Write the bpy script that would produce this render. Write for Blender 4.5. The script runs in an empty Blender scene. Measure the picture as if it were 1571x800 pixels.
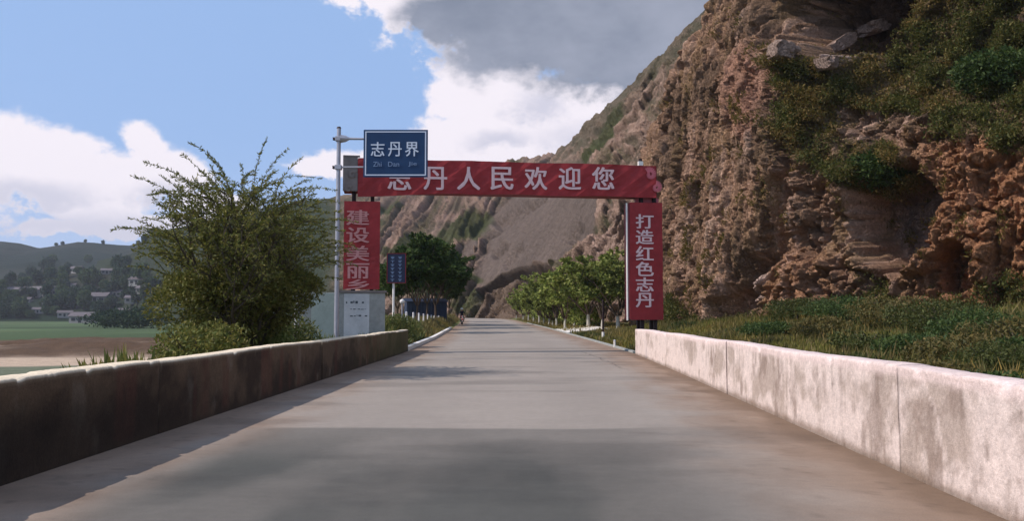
import bpy, bmesh, math, random
import numpy as np
from mathutils import Vector, Matrix

# ------------------------------------------------------------------ camera
SC = bpy.context.scene
COL = SC.collection
F = 1360.0            # focal length in photo pixels (photo is 1571 px wide)
CAMZ = 1.30
HAZE = .00014
PITCH = math.atan(87.0 / F)
cam_d = bpy.data.cameras.new('camera')
cam_d.sensor_width = 36.0
cam_d.lens = F / 1571.0 * 36.0
cam_d.clip_start = 0.1
cam_d.clip_end = 12000
cam = bpy.data.objects.new('camera', cam_d)
COL.objects.link(cam)
cam.location = (0, 0, CAMZ)
cam.rotation_euler = (math.pi / 2 + PITCH, 0, 0)
SC.camera = cam
SC.view_settings.view_transform = 'Standard'
SC.view_settings.look = 'None'
SC.view_settings.exposure = 0.0
SC.view_settings.gamma = 1.0

CP, SP = math.cos(PITCH), math.sin(PITCH)


def ray(px, py):
    """direction (x/y, z/y) of a point of the photograph"""
    u = (px - 785.5) / F
    v = (400 - py) / F
    yy = CP - v * SP
    zz = SP + v * CP
    return u / yy, zz / yy


def at(px, py, Y):
    a, b = ray(px, py)
    return (a * Y, Y, CAMZ + b * Y)


def proj(X, Y, Z):
    """world arrays -> photo pixels"""
    dz = Z - CAMZ
    yc = np.maximum(Y * CP + dz * SP, 0.05)
    zc = dz * CP - Y * SP
    return 785.5 + F * X / yc, 400 - F * zc / yc


# ------------------------------------------------------------------ sun and sky
SUN_EL = math.radians(43)
SUN_AZ = math.radians(-100)       # measured from +Y towards +X: the sun stands to the left
sd = Vector((math.sin(SUN_AZ) * math.cos(SUN_EL), math.cos(SUN_AZ) * math.cos(SUN_EL), math.sin(SUN_EL)))
sun_d = bpy.data.lights.new('sun', 'SUN')
sun_d.energy = 4.4
sun_d.angle = math.radians(0.5)
sun_d.color = (1.0, 0.89, 0.83)
sun = bpy.data.objects.new('sun', sun_d)
COL.objects.link(sun)
sun.rotation_euler = sd.to_track_quat('Z', 'Y').to_euler()
sun.location = (-60, 0, 60)

W = bpy.data.worlds.new('World')
SC.world = W
W.use_nodes = True
wt = W.node_tree
wt.nodes.clear()


class NX:
    """tiny wrapper so that node maths can be written as expressions"""
    def __init__(s, t, sock): s.t, s.k = t, sock

    def m(s, op, o=None, o2=None, clamp=False):
        n = s.t.nodes.new('ShaderNodeMath'); n.operation = op; n.use_clamp = clamp
        s.t.links.new(s.k, n.inputs[0])
        for i, q in ((1, o), (2, o2)):
            if q is None: continue
            if isinstance(q, NX): s.t.links.new(q.k, n.inputs[i])
            else: n.inputs[i].default_value = q
        return NX(s.t, n.outputs[0])
    def __add__(s, o): return s.m('ADD', o)
    def __sub__(s, o): return s.m('SUBTRACT', o)
    def __mul__(s, o): return s.m('MULTIPLY', o)


def smooth(t, x, a, b):
    n = t.nodes.new('ShaderNodeMapRange'); n.interpolation_type = 'SMOOTHSTEP'
    t.links.new(x.k, n.inputs[0]); n.inputs[1].default_value = a; n.inputs[2].default_value = b
    return NX(t, n.outputs[0])


def mixc(t, f, a, b, mode='MIX'):
    n = t.nodes.new('ShaderNodeMix'); n.data_type = 'RGBA'; n.blend_type = mode
    for i, q in ((0, f), (6, a), (7, b)):
        if isinstance(q, NX): t.links.new(q.k, n.inputs[i])
        elif i == 0: n.inputs[0].default_value = q
        else: n.inputs[i].default_value = tuple(q) + (1,) if len(q) == 3 else q
    return NX(t, n.outputs[2])


def build_world():
    t = wt
    L = t.links.new
    tc = t.nodes.new('ShaderNodeTexCoord')
    nrm = t.nodes.new('ShaderNodeVectorMath'); nrm.operation = 'NORMALIZE'
    L(tc.outputs['Generated'], nrm.inputs[0])
    sep = t.nodes.new('ShaderNodeSeparateXYZ'); L(nrm.outputs[0], sep.inputs[0])
    X, Y, Z = (NX(t, sep.outputs[i]) for i in range(3))
    az = X.m('ARCTAN2', Y)
    el = Z.m('ARCSINE')

    def noise(scale, detail, rough, zs=1.6, off=0.0):
        mp = t.nodes.new('ShaderNodeMapping'); mp.inputs['Scale'].default_value = (1, 1, zs)
        mp.inputs['Location'].default_value = (off, off * .7, 0)
        L(nrm.outputs[0], mp.inputs[0])
        n = t.nodes.new('ShaderNodeTexNoise'); n.inputs['Scale'].default_value = scale
        n.inputs['Detail'].default_value = detail; n.inputs['Roughness'].default_value = rough
        L(mp.outputs[0], n.inputs[0])
        return NX(t, n.outputs[0])
    n1 = noise(7, 6, .55, 1.6, 3.1)
    n2 = noise(26, 5, .6, 1.3, 7.7)
    n3 = noise(3.2, 6, .55, 2.0, 1.3)
    waz = az + (n1 - 0.5) * 0.10
    wel = el + (n2 - 0.5) * 0.045

    def field(blobs):
        acc = None
        for (px, py, rx, ry) in blobs:
            a, b = ray(px, py)
            ca = math.atan(a); ce = math.asin(b / math.sqrt(1 + a * a + b * b))
            dx = (waz - ca) * (F / rx)
            dy = (wel - ce) * (F / ry)
            v = (dx * dx + dy * dy).m('SQRT')
            v = v.m('MULTIPLY', -1.0) + 1.0
            acc = v if acc is None else acc.m('SMOOTH_MAX', v, 0.15)
        return acc
    white = field([(15, 230, 85, 58), (95, 240, 66, 46), (215, 228, 50, 44), (165, 280, 110, 52), (60, 285, 80, 36), (262, 268, 66, 42),
                   (175, 325, 62, 32), (110, 352, 70, 18), (250, 350, 110, 22), (330, 320, 80, 30), (-90, 260, 120, 80),
                   (745, 150, 105, 95), (760, 225, 150, 80), (690, 245, 60, 50), (880, 180, 190, 90), (980, 160, 160, 100),
                   (560, 255, 110, 26), (1120, 190, 200, 80)])
    upper = field([(820, 30, 260, 110), (1040, 60, 330, 140), (640, 5, 120, 60), (545, -35, 85, 70),
                   (900, -160, 420, 180), (1400, -40, 420, 260), (1700, -100, 500, 320)])
    fld = white.m('SMOOTH_MAX', upper, 0.12)
    n4 = noise(60, 4, .6, 1.2, 2.2)
    dens = smooth(t, fld + (n2 - 0.5) * 1.1 + (n4 - 0.5) * .45 + (n1 - .5) * .3, 0.02, 0.34)
    # the rest of the sky carries the same broken cloud
    side = smooth(t, az.m('ABSOLUTE'), 0.62, 0.9)
    high = smooth(t, el, 0.48, 0.75)
    rest = side.m('MAXIMUM', high)
    dens2 = smooth(t, n3 + (n2 - .5) * .2, 0.50, 0.62) * rest
    dens = dens.m('MAXIMUM', dens2)
    shade = field([(870, 20, 330, 120), (1040, 70, 260, 120), (700, 25, 130, 60), (930, 95, 190, 75),
                   (1060, 150, 170, 60), (900, -160, 420, 200), (1400, -40, 420, 260)])
    sh = smooth(t, shade + (n1 - .5) * .9 + (n2 - .5) * .22, 0.02, 0.42)
    low = field([(920, 215, 120, 40), (170, 355, 260, 36), (60, 300, 110, 28), (770, 215, 70, 22), (250, 300, 60, 30), (820, 160, 60, 30)])
    sh2 = smooth(t, low + (n2 - .5) * 1.3 + (n1 - .5) * .5 + (n4 - .5) * .4, -.1, .9) * 0.7
    sky = t.nodes.new('ShaderNodeTexSky'); sky.sky_type = 'NISHITA'; sky.sun_disc = False
    sky.sun_elevation = SUN_EL; sky.sun_rotation = SUN_AZ % (2 * math.pi)
    sky.air_density = 1.0; sky.dust_density = 0.6; sky.ozone_density = 1.6; sky.altitude = 1200
    skyc = mixc(t, 0.85, NX(t, sky.outputs[0]), (3.5, 5.4, 9.1))
    haze = smooth(t, el, 0.20, 0.0)
    skyc = mixc(t, haze * 0.35, skyc, (7.2, 7.6, 9.2))
    cl = mixc(t, sh2, (9.8, 9.2, 9.9), (5.7, 5.8, 7.2))
    gr = mixc(t, smooth(t, n1 + (n3 - .5), 0.3, 0.75), (2.2, 2.55, 3.4), (3.6, 3.9, 4.9))
    cl = mixc(t, sh, cl, gr)
    out = mixc(t, dens, skyc, cl)
    bg = t.nodes.new('ShaderNodeBackground'); bg.inputs[1].default_value = 0.1
    L(out.k, bg.inputs[0])
    o = t.nodes.new('ShaderNodeOutputWorld'); L(bg.outputs[0], o.inputs[0])


build_world()

# ------------------------------------------------------------------ numpy noise
def _hash(ix, iy, iz, seed):
    h = (ix.astype(np.int64) * 374761393 + iy.astype(np.int64) * 668265263 + iz.astype(np.int64) * 2147483647 + seed * 974634777)
    h = (h ^ (h >> 13)) * 1274126177
    h = h & 0x7fffffff
    h = (h ^ (h >> 16)) * 2246822519 & 0x7fffffff
    return ((h ^ (h >> 15)) & 0xffffff) / float(0xffffff)


def vnoise(x, y, z, seed=0):
    x, y, z = np.broadcast_arrays(np.asarray(x, float), np.asarray(y, float), np.asarray(z, float))
    fx, fy, fz = np.floor(x), np.floor(y), np.floor(z)
    ix, iy, iz = fx.astype(np.int64), fy.astype(np.int64), fz.astype(np.int64)
    u, v, w = x - fx, y - fy, z - fz
    u = u * u * u * (u * (u * 6 - 15) + 10); v = v * v * v * (v * (v * 6 - 15) + 10); w = w * w * w * (w * (w * 6 - 15) + 10)
    r = 0
    for a in (0, 1):
        for b in (0, 1):
            for c in (0, 1):
                wt_ = (u if a else 1 - u) * (v if b else 1 - v) * (w if c else 1 - w)
                r = r + wt_ * _hash(ix + a, iy + b, iz + c, seed)
    return r * 2 - 1


def fbm(x, y, z, octv=5, seed=0, rough=.5, ridged=False):
    x, y, z = np.asarray(x, float), np.asarray(y, float), np.asarray(z, float)
    a, r, tot = 1.0, 0.0, 0.0
    for o in range(octv):
        n = vnoise(x * 2 ** o + 17.3 * o, y * 2 ** o - 9.1 * o, z * 2 ** o + 4.7 * o, seed + o)
        if ridged: n = 1 - 2 * np.abs(n)
        r = r + a * n; tot += a; a *= rough
    return r / tot


def worley(x, y, z, seed=0):
    fx, fy, fz = np.floor(x), np.floor(y), np.floor(z)
    f1 = np.full(x.shape, 9.0); f2 = np.full(x.shape, 9.0); cid = np.zeros(x.shape)
    for a in (-1, 0, 1):
        for b in (-1, 0, 1):
            for c in (-1, 0, 1):
                cx, cy, cz = fx + a, fy + b, fz + c
                jx = cx + _hash(cx, cy, cz, seed); jy = cy + _hash(cx, cy, cz, seed + 1); jz = cz + _hash(cx, cy, cz, seed + 2)
                d = np.sqrt((x - jx) ** 2 + (y - jy) ** 2 + (z - jz) ** 2)
                closer = d < f1
                f2 = np.where(closer, f1, np.minimum(f2, d))
                cid = np.where(closer, _hash(cx, cy, cz, seed + 3), cid)
                f1 = np.where(closer, d, f1)
    return f1, f2, cid


def sstep(a, b, x):
    t_ = np.clip((np.asarray(x, float) - a) / (b - a), 0, 1)
    return t_ * t_ * (3 - 2 * t_)


def blob(px, py, cx, cy, rx, ry, ang=0.0):
    c, s = math.cos(math.radians(ang)), math.sin(math.radians(ang))
    dx, dy = px - cx, py - cy
    a = (dx * c + dy * s) / rx; b = (-dx * s + dy * c) / ry
    return 1 - np.sqrt(a * a + b * b)


# ------------------------------------------------------------------ materials
def srgb(r, g, b):
    return tuple(((c / 255) / 12.92 if c / 255 <= .04045 else ((c / 255 + .055) / 1.055) ** 2.4) for c in (r, g, b))


def new_mat(name, color=(.5, .5, .5), rough=.8, noise=None, bump=None, attr=False, metallic=0, spec=.3, translucent=0.0, rand=0.0):
    """noise=(scale, amount) multiplies the colour, bump=(scale, strength, distance)"""
    m = bpy.data.materials.new(name); m.use_nodes = True
    t = m.node_tree; t.nodes.clear(); L = t.links.new
    out = t.nodes.new('ShaderNodeOutputMaterial')
    bs = t.nodes.new('ShaderNodeBsdfPrincipled')
    bs.inputs['Roughness'].default_value = rough; bs.inputs['Metallic'].default_value = metallic
    bs.inputs['Specular IOR Level'].default_value = spec
    geo = t.nodes.new('ShaderNodeNewGeometry')
    tc = t.nodes.new('ShaderNodeTexCoord')
    if attr:
        a = t.nodes.new('ShaderNodeAttribute'); a.attribute_name = 'Col'
        col = NX(t, a.outputs['Color'])
    else:
        rgb = t.nodes.new('ShaderNodeRGB'); rgb.outputs[0].default_value = tuple(color) + (1,)
        col = NX(t, rgb.outputs[0])
    if noise:
        for k, (sc_, am) in enumerate([noise] if not isinstance(noise, list) else noise):
            n = t.nodes.new('ShaderNodeTexNoise'); n.inputs['Scale'].default_value = sc_
            n.inputs['Detail'].default_value = 6; n.inputs['Roughness'].default_value = .65
            L(tc.outputs['Object'], n.inputs[0])
            mr = t.nodes.new('ShaderNodeMapRange'); L(n.outputs[0], mr.inputs[0])
            mr.inputs[1].default_value = .3; mr.inputs[2].default_value = .7
            mr.inputs[3].default_value = 1 - am; mr.inputs[4].default_value = 1 + am
            vm = t.nodes.new('ShaderNodeVectorMath'); vm.operation = 'SCALE'
            L(col.k, vm.inputs[0]); L(mr.outputs[0], vm.inputs['Scale'])
            col = NX(t, vm.outputs[0])
    if rand:
        ri = t.nodes.new('ShaderNodeObjectInfo'); mr = t.nodes.new('ShaderNodeMapRange')
        L(ri.outputs['Random'], mr.inputs[0]); mr.inputs[3].default_value = 1 - rand; mr.inputs[4].default_value = 1 + rand
        vm = t.nodes.new('ShaderNodeVectorMath'); vm.operation = 'SCALE'
        L(col.k, vm.inputs[0]); L(mr.outputs[0], vm.inputs['Scale']); col = NX(t, vm.outputs[0])
    L(col.k, bs.inputs['Base Color'])
    if bump:
        n = t.nodes.new('ShaderNodeTexNoise'); n.inputs['Scale'].default_value = bump[0]
        n.inputs['Detail'].default_value = 8; n.inputs['Roughness'].default_value = .7
        L(tc.outputs['Object'], n.inputs[0])
        b = t.nodes.new('ShaderNodeBump'); b.inputs['Strength'].default_value = bump[1]; b.inputs['Distance'].default_value = bump[2]
        L(n.outputs[0], b.inputs['Height']); L(b.outputs[0], bs.inputs['Normal'])
    if translucent:
        tr = t.nodes.new('ShaderNodeBsdfTranslucent'); L(col.k, tr.inputs[0])
        mx = t.nodes.new('ShaderNodeMixShader'); mx.inputs[0].default_value = translucent
        L(bs.outputs[0], mx.inputs[1]); L(tr.outputs[0], mx.inputs[2]); L(mx.outputs[0], out.inputs[0])
    else:
        L(bs.outputs[0], out.inputs[0])
    return m


M = {}
M['rock'] = new_mat('rock', attr=True, rough=.95, noise=[(2.2, .22), (9, .2)], bump=(5, .8, .12), spec=.15)
M['mountain'] = new_mat('mountain_rock', attr=True, rough=.95, noise=[(.25, .15), (1.3, .25)], bump=(.9, 1.0, 1.0), spec=.1)


def rock_cracks(m, sc, dist):
    t = m.node_tree; L = t.links.new
    bs = [n for n in t.nodes if n.type == 'BSDF_PRINCIPLED'][0]; b0 = [n for n in t.nodes if n.type == 'BUMP'][0]
    tc = t.nodes.new('ShaderNodeTexCoord'); mp = t.nodes.new('ShaderNodeMapping'); mp.inputs['Scale'].default_value = sc
    nz = t.nodes.new('ShaderNodeTexNoise'); nz.inputs['Scale'].default_value = 1.2; nz.inputs['Detail'].default_value = 5
    L(tc.outputs['Object'], nz.inputs[0])
    add = t.nodes.new('ShaderNodeVectorMath'); add.operation = 'MULTIPLY_ADD'; add.inputs[1].default_value = (1.2, 1.2, 1.2)
    L(nz.outputs['Color'], add.inputs[0]); L(tc.outputs['Object'], add.inputs[2])
    L(add.outputs[0], mp.inputs[0])
    v = t.nodes.new('ShaderNodeTexVoronoi'); v.feature = 'DISTANCE_TO_EDGE'; L(mp.outputs[0], v.inputs['Vector'])
    mr = t.nodes.new('ShaderNodeMapRange'); mr.inputs[2].default_value = .12; L(v.outputs['Distance'], mr.inputs[0])
    b = t.nodes.new('ShaderNodeBump'); b.inputs['Strength'].default_value = .9; b.inputs['Distance'].default_value = dist
    L(mr.outputs[0], b.inputs['Height']); L(b0.outputs[0], b.inputs['Normal']); L(b.outputs[0], bs.inputs['Normal'])


rock_cracks(M['rock'], (1.8, 1.8, 1.0), .16)
rock_cracks(M['mountain'], (.5, .5, .35), .5)
M['ground'] = new_mat('earth_and_grass', attr=True, rough=.95, noise=[(.8, .2), (7, .22)], bump=(9, .6, .05), spec=.1)
M['road'] = new_mat('worn_road_surface', attr=True, rough=.85, noise=[(1.1, .06), (9, .07), (70, .13)], bump=(110, .5, .008), spec=.3)
M['concrete'] = new_mat('weathered_concrete', attr=True, rough=.92, noise=[(7, .12), (28, .14), (90, .10)], bump=(40, .7, .015), spec=.2)
M['plaster'] = new_mat('grey_plaster', srgb(150, 152, 146), .9, noise=[(1.7, .14), (9, .12)], bump=(25, .4, .01))
M['panel_white'] = new_mat('white_painted_panel', srgb(188, 190, 188), .7, noise=[(2.5, .12), (14, .06)])
M['panel_green'] = new_mat('pale_green_painted_panel', srgb(160, 170, 158), .7, noise=[(2.5, .12), (14, .06)])
M['ink'] = new_mat('faded_dark_paint', srgb(70, 78, 82), .8)
M['red'] = new_mat('faded_red_banner', srgb(150, 48, 50), .7, noise=[(.9, .2), (5, .12)], bump=(2.0, .25, .03))
M['red_dark'] = new_mat('dark_red_cladding', srgb(122, 36, 42), .7, noise=(3, .15))
M['letter'] = new_mat('pale_pink_lettering', srgb(226, 194, 192), .6, noise=(6, .08))
M['letter_faded'] = new_mat('faded_pink_lettering', srgb(196, 138, 134), .7, noise=(5, .16))
M['pink'] = new_mat('pink_cloud_print', srgb(196, 104, 112), .6, noise=(8, .1))
M['grey_conc'] = new_mat('bare_grey_board', srgb(120, 112, 108), .9, noise=[(3, .2)])
M['steel_dark'] = new_mat('dark_steel', srgb(40, 24, 26), .6, noise=(8, .2))
M['galv'] = new_mat('galvanised_steel', srgb(168, 168, 174), .45, metallic=.5, noise=(5, .12))
M['white_paint'] = new_mat('white_paint', srgb(226, 222, 214), .6, noise=(7, .08))
M['blue'] = new_mat('road_sign_blue', srgb(20, 54, 90), .4, noise=(3, .08))
M['navy'] = new_mat('navy_board', srgb(24, 36, 62), .6, noise=(4, .1))
M['sign_white'] = new_mat('sign_white', srgb(205, 214, 226), .5)
M['sign_dim'] = new_mat('sign_faded_white', srgb(120, 142, 172), .5)
M['blue_sheet'] = new_mat('blue_sheet_metal', srgb(40, 52, 74), .55, noise=(2, .2))
M['bark'] = new_mat('bark', srgb(82, 68, 56), .95, noise=[(9, .25)], bump=(30, .6, .02))
M['whitewash'] = new_mat('whitewashed_bark', srgb(176, 172, 160), .9, noise=[(6, .2)])
M['twig'] = new_mat('twig', srgb(78, 70, 58), .9)
M['leaf_olive'] = new_mat('olive_leaf', attr=True, rough=.6, translucent=.3, spec=.2)
M['leaf_far'] = new_mat('far_tree_leaf', attr=True, rough=.8, translucent=.2, rand=.25, spec=.1)
M['houseW'] = new_mat('pale_house_wall', srgb(140, 138, 134), .9, rand=.15)
M['houseR'] = new_mat('grey_roof_tile', srgb(96, 90, 92), .9, rand=.2, noise=(2, .15))
M['dark_door'] = new_mat('dark_opening', srgb(40, 42, 46), .7)
M['tar'] = new_mat('dirt_filled_joint', srgb(92, 82, 74), .95)
M['black'] = new_mat('black_rubber', srgb(24, 24, 26), .7)
M['jacket'] = new_mat('dark_jacket', srgb(34, 38, 50), .8)
M['trousers'] = new_mat('grey_trousers', srgb(70, 66, 64), .85)
M['skin'] = new_mat('skin', srgb(170, 120, 96), .6)
M['bike_red'] = new_mat('red_bike_paint', srgb(140, 30, 26), .35)
M['helmet'] = new_mat('white_helmet', srgb(220, 220, 216), .3)


# ------------------------------------------------------------------ mesh helpers
def tag(o, label=None, cat=None, group=None, kind=None):
    if label: o['label'] = label
    if cat: o['category'] = cat
    if group: o['group'] = group
    if kind: o['kind'] = kind
    return o


def link(name, me, mat=None, parent=None, smooth_=False):
    o = bpy.data.objects.new(name, me)
    COL.objects.link(o)
    if mat is not None and not me.materials:
        for mm in (mat if isinstance(mat, (list, tuple)) else [mat]): me.materials.append(mm)
    if parent is not None: o.parent = parent
    if smooth_ and len(me.polygons): me.polygons.foreach_set('use_smooth', [True] * len(me.polygons))
    return o


def empty(name, loc=(0, 0, 0), rz=0):
    o = bpy.data.objects.new(name, None); COL.objects.link(o)
    o.location = loc; o.rotation_euler = (0, 0, rz); o.empty_display_size = .3
    return o


def np_mesh(name, V, Fc, cols=None, smooth_=True):
    """V (n,3), Fc (m,k) uniform polygons"""
    V = np.ascontiguousarray(V, dtype=np.float32); Fc = np.ascontiguousarray(Fc, dtype=np.int32)
    me = bpy.data.meshes.new(name)
    k = Fc.shape[1]
    me.vertices.add(len(V)); me.vertices.foreach_set('co', V.ravel())
    me.loops.add(Fc.size); me.loops.foreach_set('vertex_index', Fc.ravel())
    me.polygons.add(len(Fc)); me.polygons.foreach_set('loop_start', np.arange(0, Fc.size, k, dtype=np.int32))
    if smooth_: me.polygons.foreach_set('use_smooth', np.ones(len(Fc), dtype=bool))
    me.update(calc_edges=True)
    if cols is not None:
        ca = me.color_attributes.new('Col', 'FLOAT_COLOR', 'POINT')
        c4 = np.ones((len(V), 4), dtype=np.float32); c4[:, :3] = cols
        ca.data.foreach_set('color', c4.ravel())
    me.validate()
    return me


def grid_faces(nu, nv, flip=False):
    i = np.arange(nu - 1)[:, None] * nv + np.arange(nv - 1)[None, :]
    a, b, c, d = i, i + nv, i + nv + 1, i + 1
    f = np.stack([a, b, c, d], -1).reshape(-1, 4)
    return f[:, ::-1] if flip else f


class MB:
    """collects simple solids and links them as one mesh object"""
    def __init__(s): s.v = []; s.f = []

    def add(s, vs, fs):
        o = len(s.v); s.v += [tuple(v) for v in vs]; s.f += [tuple(i + o for i in f) for f in fs]; return s

    def box(s, x0, x1, y0, y1, z0, z1):
        vs = [(x0, y0, z0), (x1, y0, z0), (x1, y1, z0), (x0, y1, z0), (x0, y0, z1), (x1, y0, z1), (x1, y1, z1), (x0, y1, z1)]
        return s.add(vs, [(0, 3, 2, 1), (4, 5, 6, 7), (0, 1, 5, 4), (1, 2, 6, 5), (2, 3, 7, 6), (3, 0, 4, 7)])

    def tube(s, pts, rad, n=8, cap=True):
        pts = [Vector(p) for p in pts]
        if not isinstance(rad, (list, tuple)): rad = [rad] * len(pts)
        vs = []; fs = []
        for i, p in enumerate(pts):
            d = (pts[min(i + 1, len(pts) - 1)] - pts[max(i - 1, 0)]).normalized()
            ref = Vector((0, 0, 1)) if abs(d.z) < .9 else Vector((1, 0, 0))
            a = d.cross(ref).normalized(); b = d.cross(a)
            for k in range(n):
                th = 2 * math.pi * k / n
                vs.append(p + (a * math.cos(th) + b * math.sin(th)) * rad[i])
        for i in range(len(pts) - 1):
            for k in range(n):
                k2 = (k + 1) % n
                fs.append((i * n + k, i * n + k2, (i + 1) * n + k2, (i + 1) * n + k))
        if cap:
            fs.append(tuple(range(n - 1, -1, -1))); fs.append(tuple((len(pts) - 1) * n + k for k in range(n)))
        return s.add(vs, fs)

    def poly(s, outline, y0, y1):
        """outline in x,z extruded from y0 to y1"""
        n = len(outline)
        vs = [(x, y0, z) for x, z in outline] + [(x, y1, z) for x, z in outline]
        fs = [tuple(range(n)), tuple(range(2 * n - 1, n - 1, -1))] + [(i, i + n, (i + 1) % n + n, (i + 1) % n) for i in range(n)]
        return s.add(vs, fs)

    def mesh(s, name, bevel=0):
        me = bpy.data.meshes.new(name)
        bm = bmesh.new()
        bv = [bm.verts.new(v) for v in s.v]
        for f in s.f:
            try: bm.faces.new([bv[i] for i in f])
            except ValueError: pass
        bmesh.ops.recalc_face_normals(bm, faces=bm.faces)
        if bevel:
            bmesh.ops.bevel(bm, geom=[e for e in bm.edges if e.is_manifold and e.calc_face_angle(0) > .6], offset=bevel, segments=2, affect='EDGES', profile=.5)
        bm.to_mesh(me); bm.free()
        return me

    def build(s, name, mat, parent=None, bevel=0, loc=None):
        o = link(name, s.mesh(name, bevel), mat, parent)
        if loc is not None: o.location = loc
        return o


_glyphs = {}
def glyph(text, bold=.018, depth=0.0):
    key = (text, bold)
    if key in _glyphs: return _glyphs[key]
    cu = bpy.data.curves.new('lettering', 'FONT')
    cu.body = text; cu.size = 1.0; cu.align_x = 'CENTER'; cu.resolution_u = 3; cu.extrude = .004
    ob = bpy.data.objects.new('lettering', cu)
    COL.objects.link(ob)
    dg = bpy.context.evaluated_depsgraph_get(); dg.update()
    me = bpy.data.meshes.new_from_object(ob.evaluated_get(dg))
    bpy.data.objects.remove(ob)
    co = np.empty(len(me.vertices) * 3, dtype=np.float32); me.vertices.foreach_get('co', co); co = co.reshape(-1, 3)
    if len(co):
        lo, hi = co.min(0), co.max(0)
        co[:, :2] -= (lo[:2] + hi[:2]) / 2
        co[:, :2] /= max(hi[1] - lo[1], .01)
        co = np.stack([co[:, 0], -co[:, 2], co[:, 1]], 1)      # stands up, faces -Y
        me.vertices.foreach_set('co', co.ravel())
    if bold and len(co):
        # a heavier stroke: the outline laid down again a hair to each side, each a little proud of the last
        base = bmesh.new(); base.from_mesh(me); out = bmesh.new()
        for q_, (dx, dz) in enumerate([(0, 0), (bold, bold * .5), (-bold, -bold * .5), (bold, -bold * .5), (-bold, bold * .5)]):
            vm_ = [out.verts.new((v.co.x + dx, v.co.y - .0015 * q_, v.co.z + dz)) for v in base.verts]
            base.verts.index_update()
            for f_ in base.faces:
                try: out.faces.new([vm_[v.index] for v in f_.verts])
                except ValueError: pass
        out.to_mesh(me); out.free(); base.free()
    me.update()
    _glyphs[key] = me
    return me


def put_glyph(text, x, y, z, h, w, mat, parent, name='character', bold=.018):
    src = glyph(text, bold)
    me = src.copy(); me.materials.clear(); me.materials.append(mat)
    xs = [v.co.x for v in me.vertices]
    cw = (max(xs) - min(xs)) if xs else 1
    o = link(name, me, None, parent)
    o.location = (x, y, z); o.scale = (w / cw, 1, h)
    return o


# ------------------------------------------------------------------ the lie of the land
_rY = np.array([-30, 0, 6, 20, 32, 50, 75, 105, 140, 200, 320, 2000.])
_rL = np.array([-3.95, -3.95, -3.95, -3.95, -3.95, -4.3, -5.1, -6.3, -7.9, -13, -30, -260.])
_rR = np.array([3.0, 3.0, 3.2, 3.9, 4.4, 4.05, 3.2, 2.0, .5, -4, -20, -250.])
_rZ = np.array([0, 0, 0, 0, 0, .09, .3, .53, .85, 1.15, 1.3, 1.3])
def roadL(Y): return np.interp(Y, _rY, _rL)
def roadR(Y): return np.interp(Y, _rY, _rR)
def roadZ(Y): return np.interp(Y, _rY, _rZ)


# foot of the rock face in plan
CB = np.array([(60, 112), (34, 94), (20, 82), (12.5, 72), (9.8, 66.5), (9.05, 61.5), (9.7, 58.5), (11.1, 55.5), (12.6, 52.5), (14.1, 49.5), (16.5, 46), (20, 41.5), (24.5, 37), (32, 31), (45, 22), (62, 4), (75, -30)], float)


def cliffX(Y):
    o = np.argsort(CB[5:, 1])
    return np.interp(Y, CB[5:, 1][o], CB[5:, 0][o])


def cliffBaseZ(Y): return np.interp(Y, [0, 20, 38, 47, 54, 61, 70, 120], [1.9, 1.9, 1.75, 1.25, .9, .5, .5, .5])


def groundZ(X, Y):
    zr = roadZ(Y); L = roadL(Y); R = roadR(Y)
    nz = fbm(X * .12, Y * .12, 0, 4, 11)
    nf = fbm(X * .6, Y * .6, 0, 3, 12)
    # left side
    d = L - X
    near = 1 - sstep(27, 31, Y)                      # beside the parapet
    bank = sstep(34, 37, Y)
    lev = zr - .03 + bank * .75 * sstep(.25, 1.5, d) * (1 - sstep(3, 7, d) * .4)
    d0 = 3.0 + 2.0 * (1 - near); d1 = 8.5 + 3.0 * (1 - near)
    low = -2.5 + .15 * nz
    zl = lev + (low - lev) * sstep(d0, d1, d) + nf * .06 * sstep(.5, 2, d)
    # eroded river bank
    er = sstep(84, 92, Y + 3 * nz) * (1 - sstep(112, 126, Y + 3 * nz)) * sstep(14, 22, d)
    zl = zl + er * (.5 + 1.2 * fbm(X * .07, Y * .4, 0, 5, 31, .6, True))
    # land climbs towards the far village
    zl = zl + sstep(560, 1000, Y) * 34 * sstep(30, 200, d)
    # right side
    d = X - R
    cx = cliffX(Y); w = np.maximum(cx - R, 1.0)
    rb = cliffBaseZ(Y)
    zz = zr - .03 + (rb - zr) * sstep(.05, 1.0, d / w) + nf * .08 * sstep(.5, 2, d)
    far = sstep(62, 72, Y)
    zfar = zr - .03 + .25 * sstep(.3, 2, d) + nf * .1 * sstep(.5, 2, d) + sstep(5, 40, d) * 1.5
    zrr = zz * (1 - far) + zfar * far
    z = np.where(X < L, zl, np.where(X > R, zrr, zr - .03))
    return z


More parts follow.
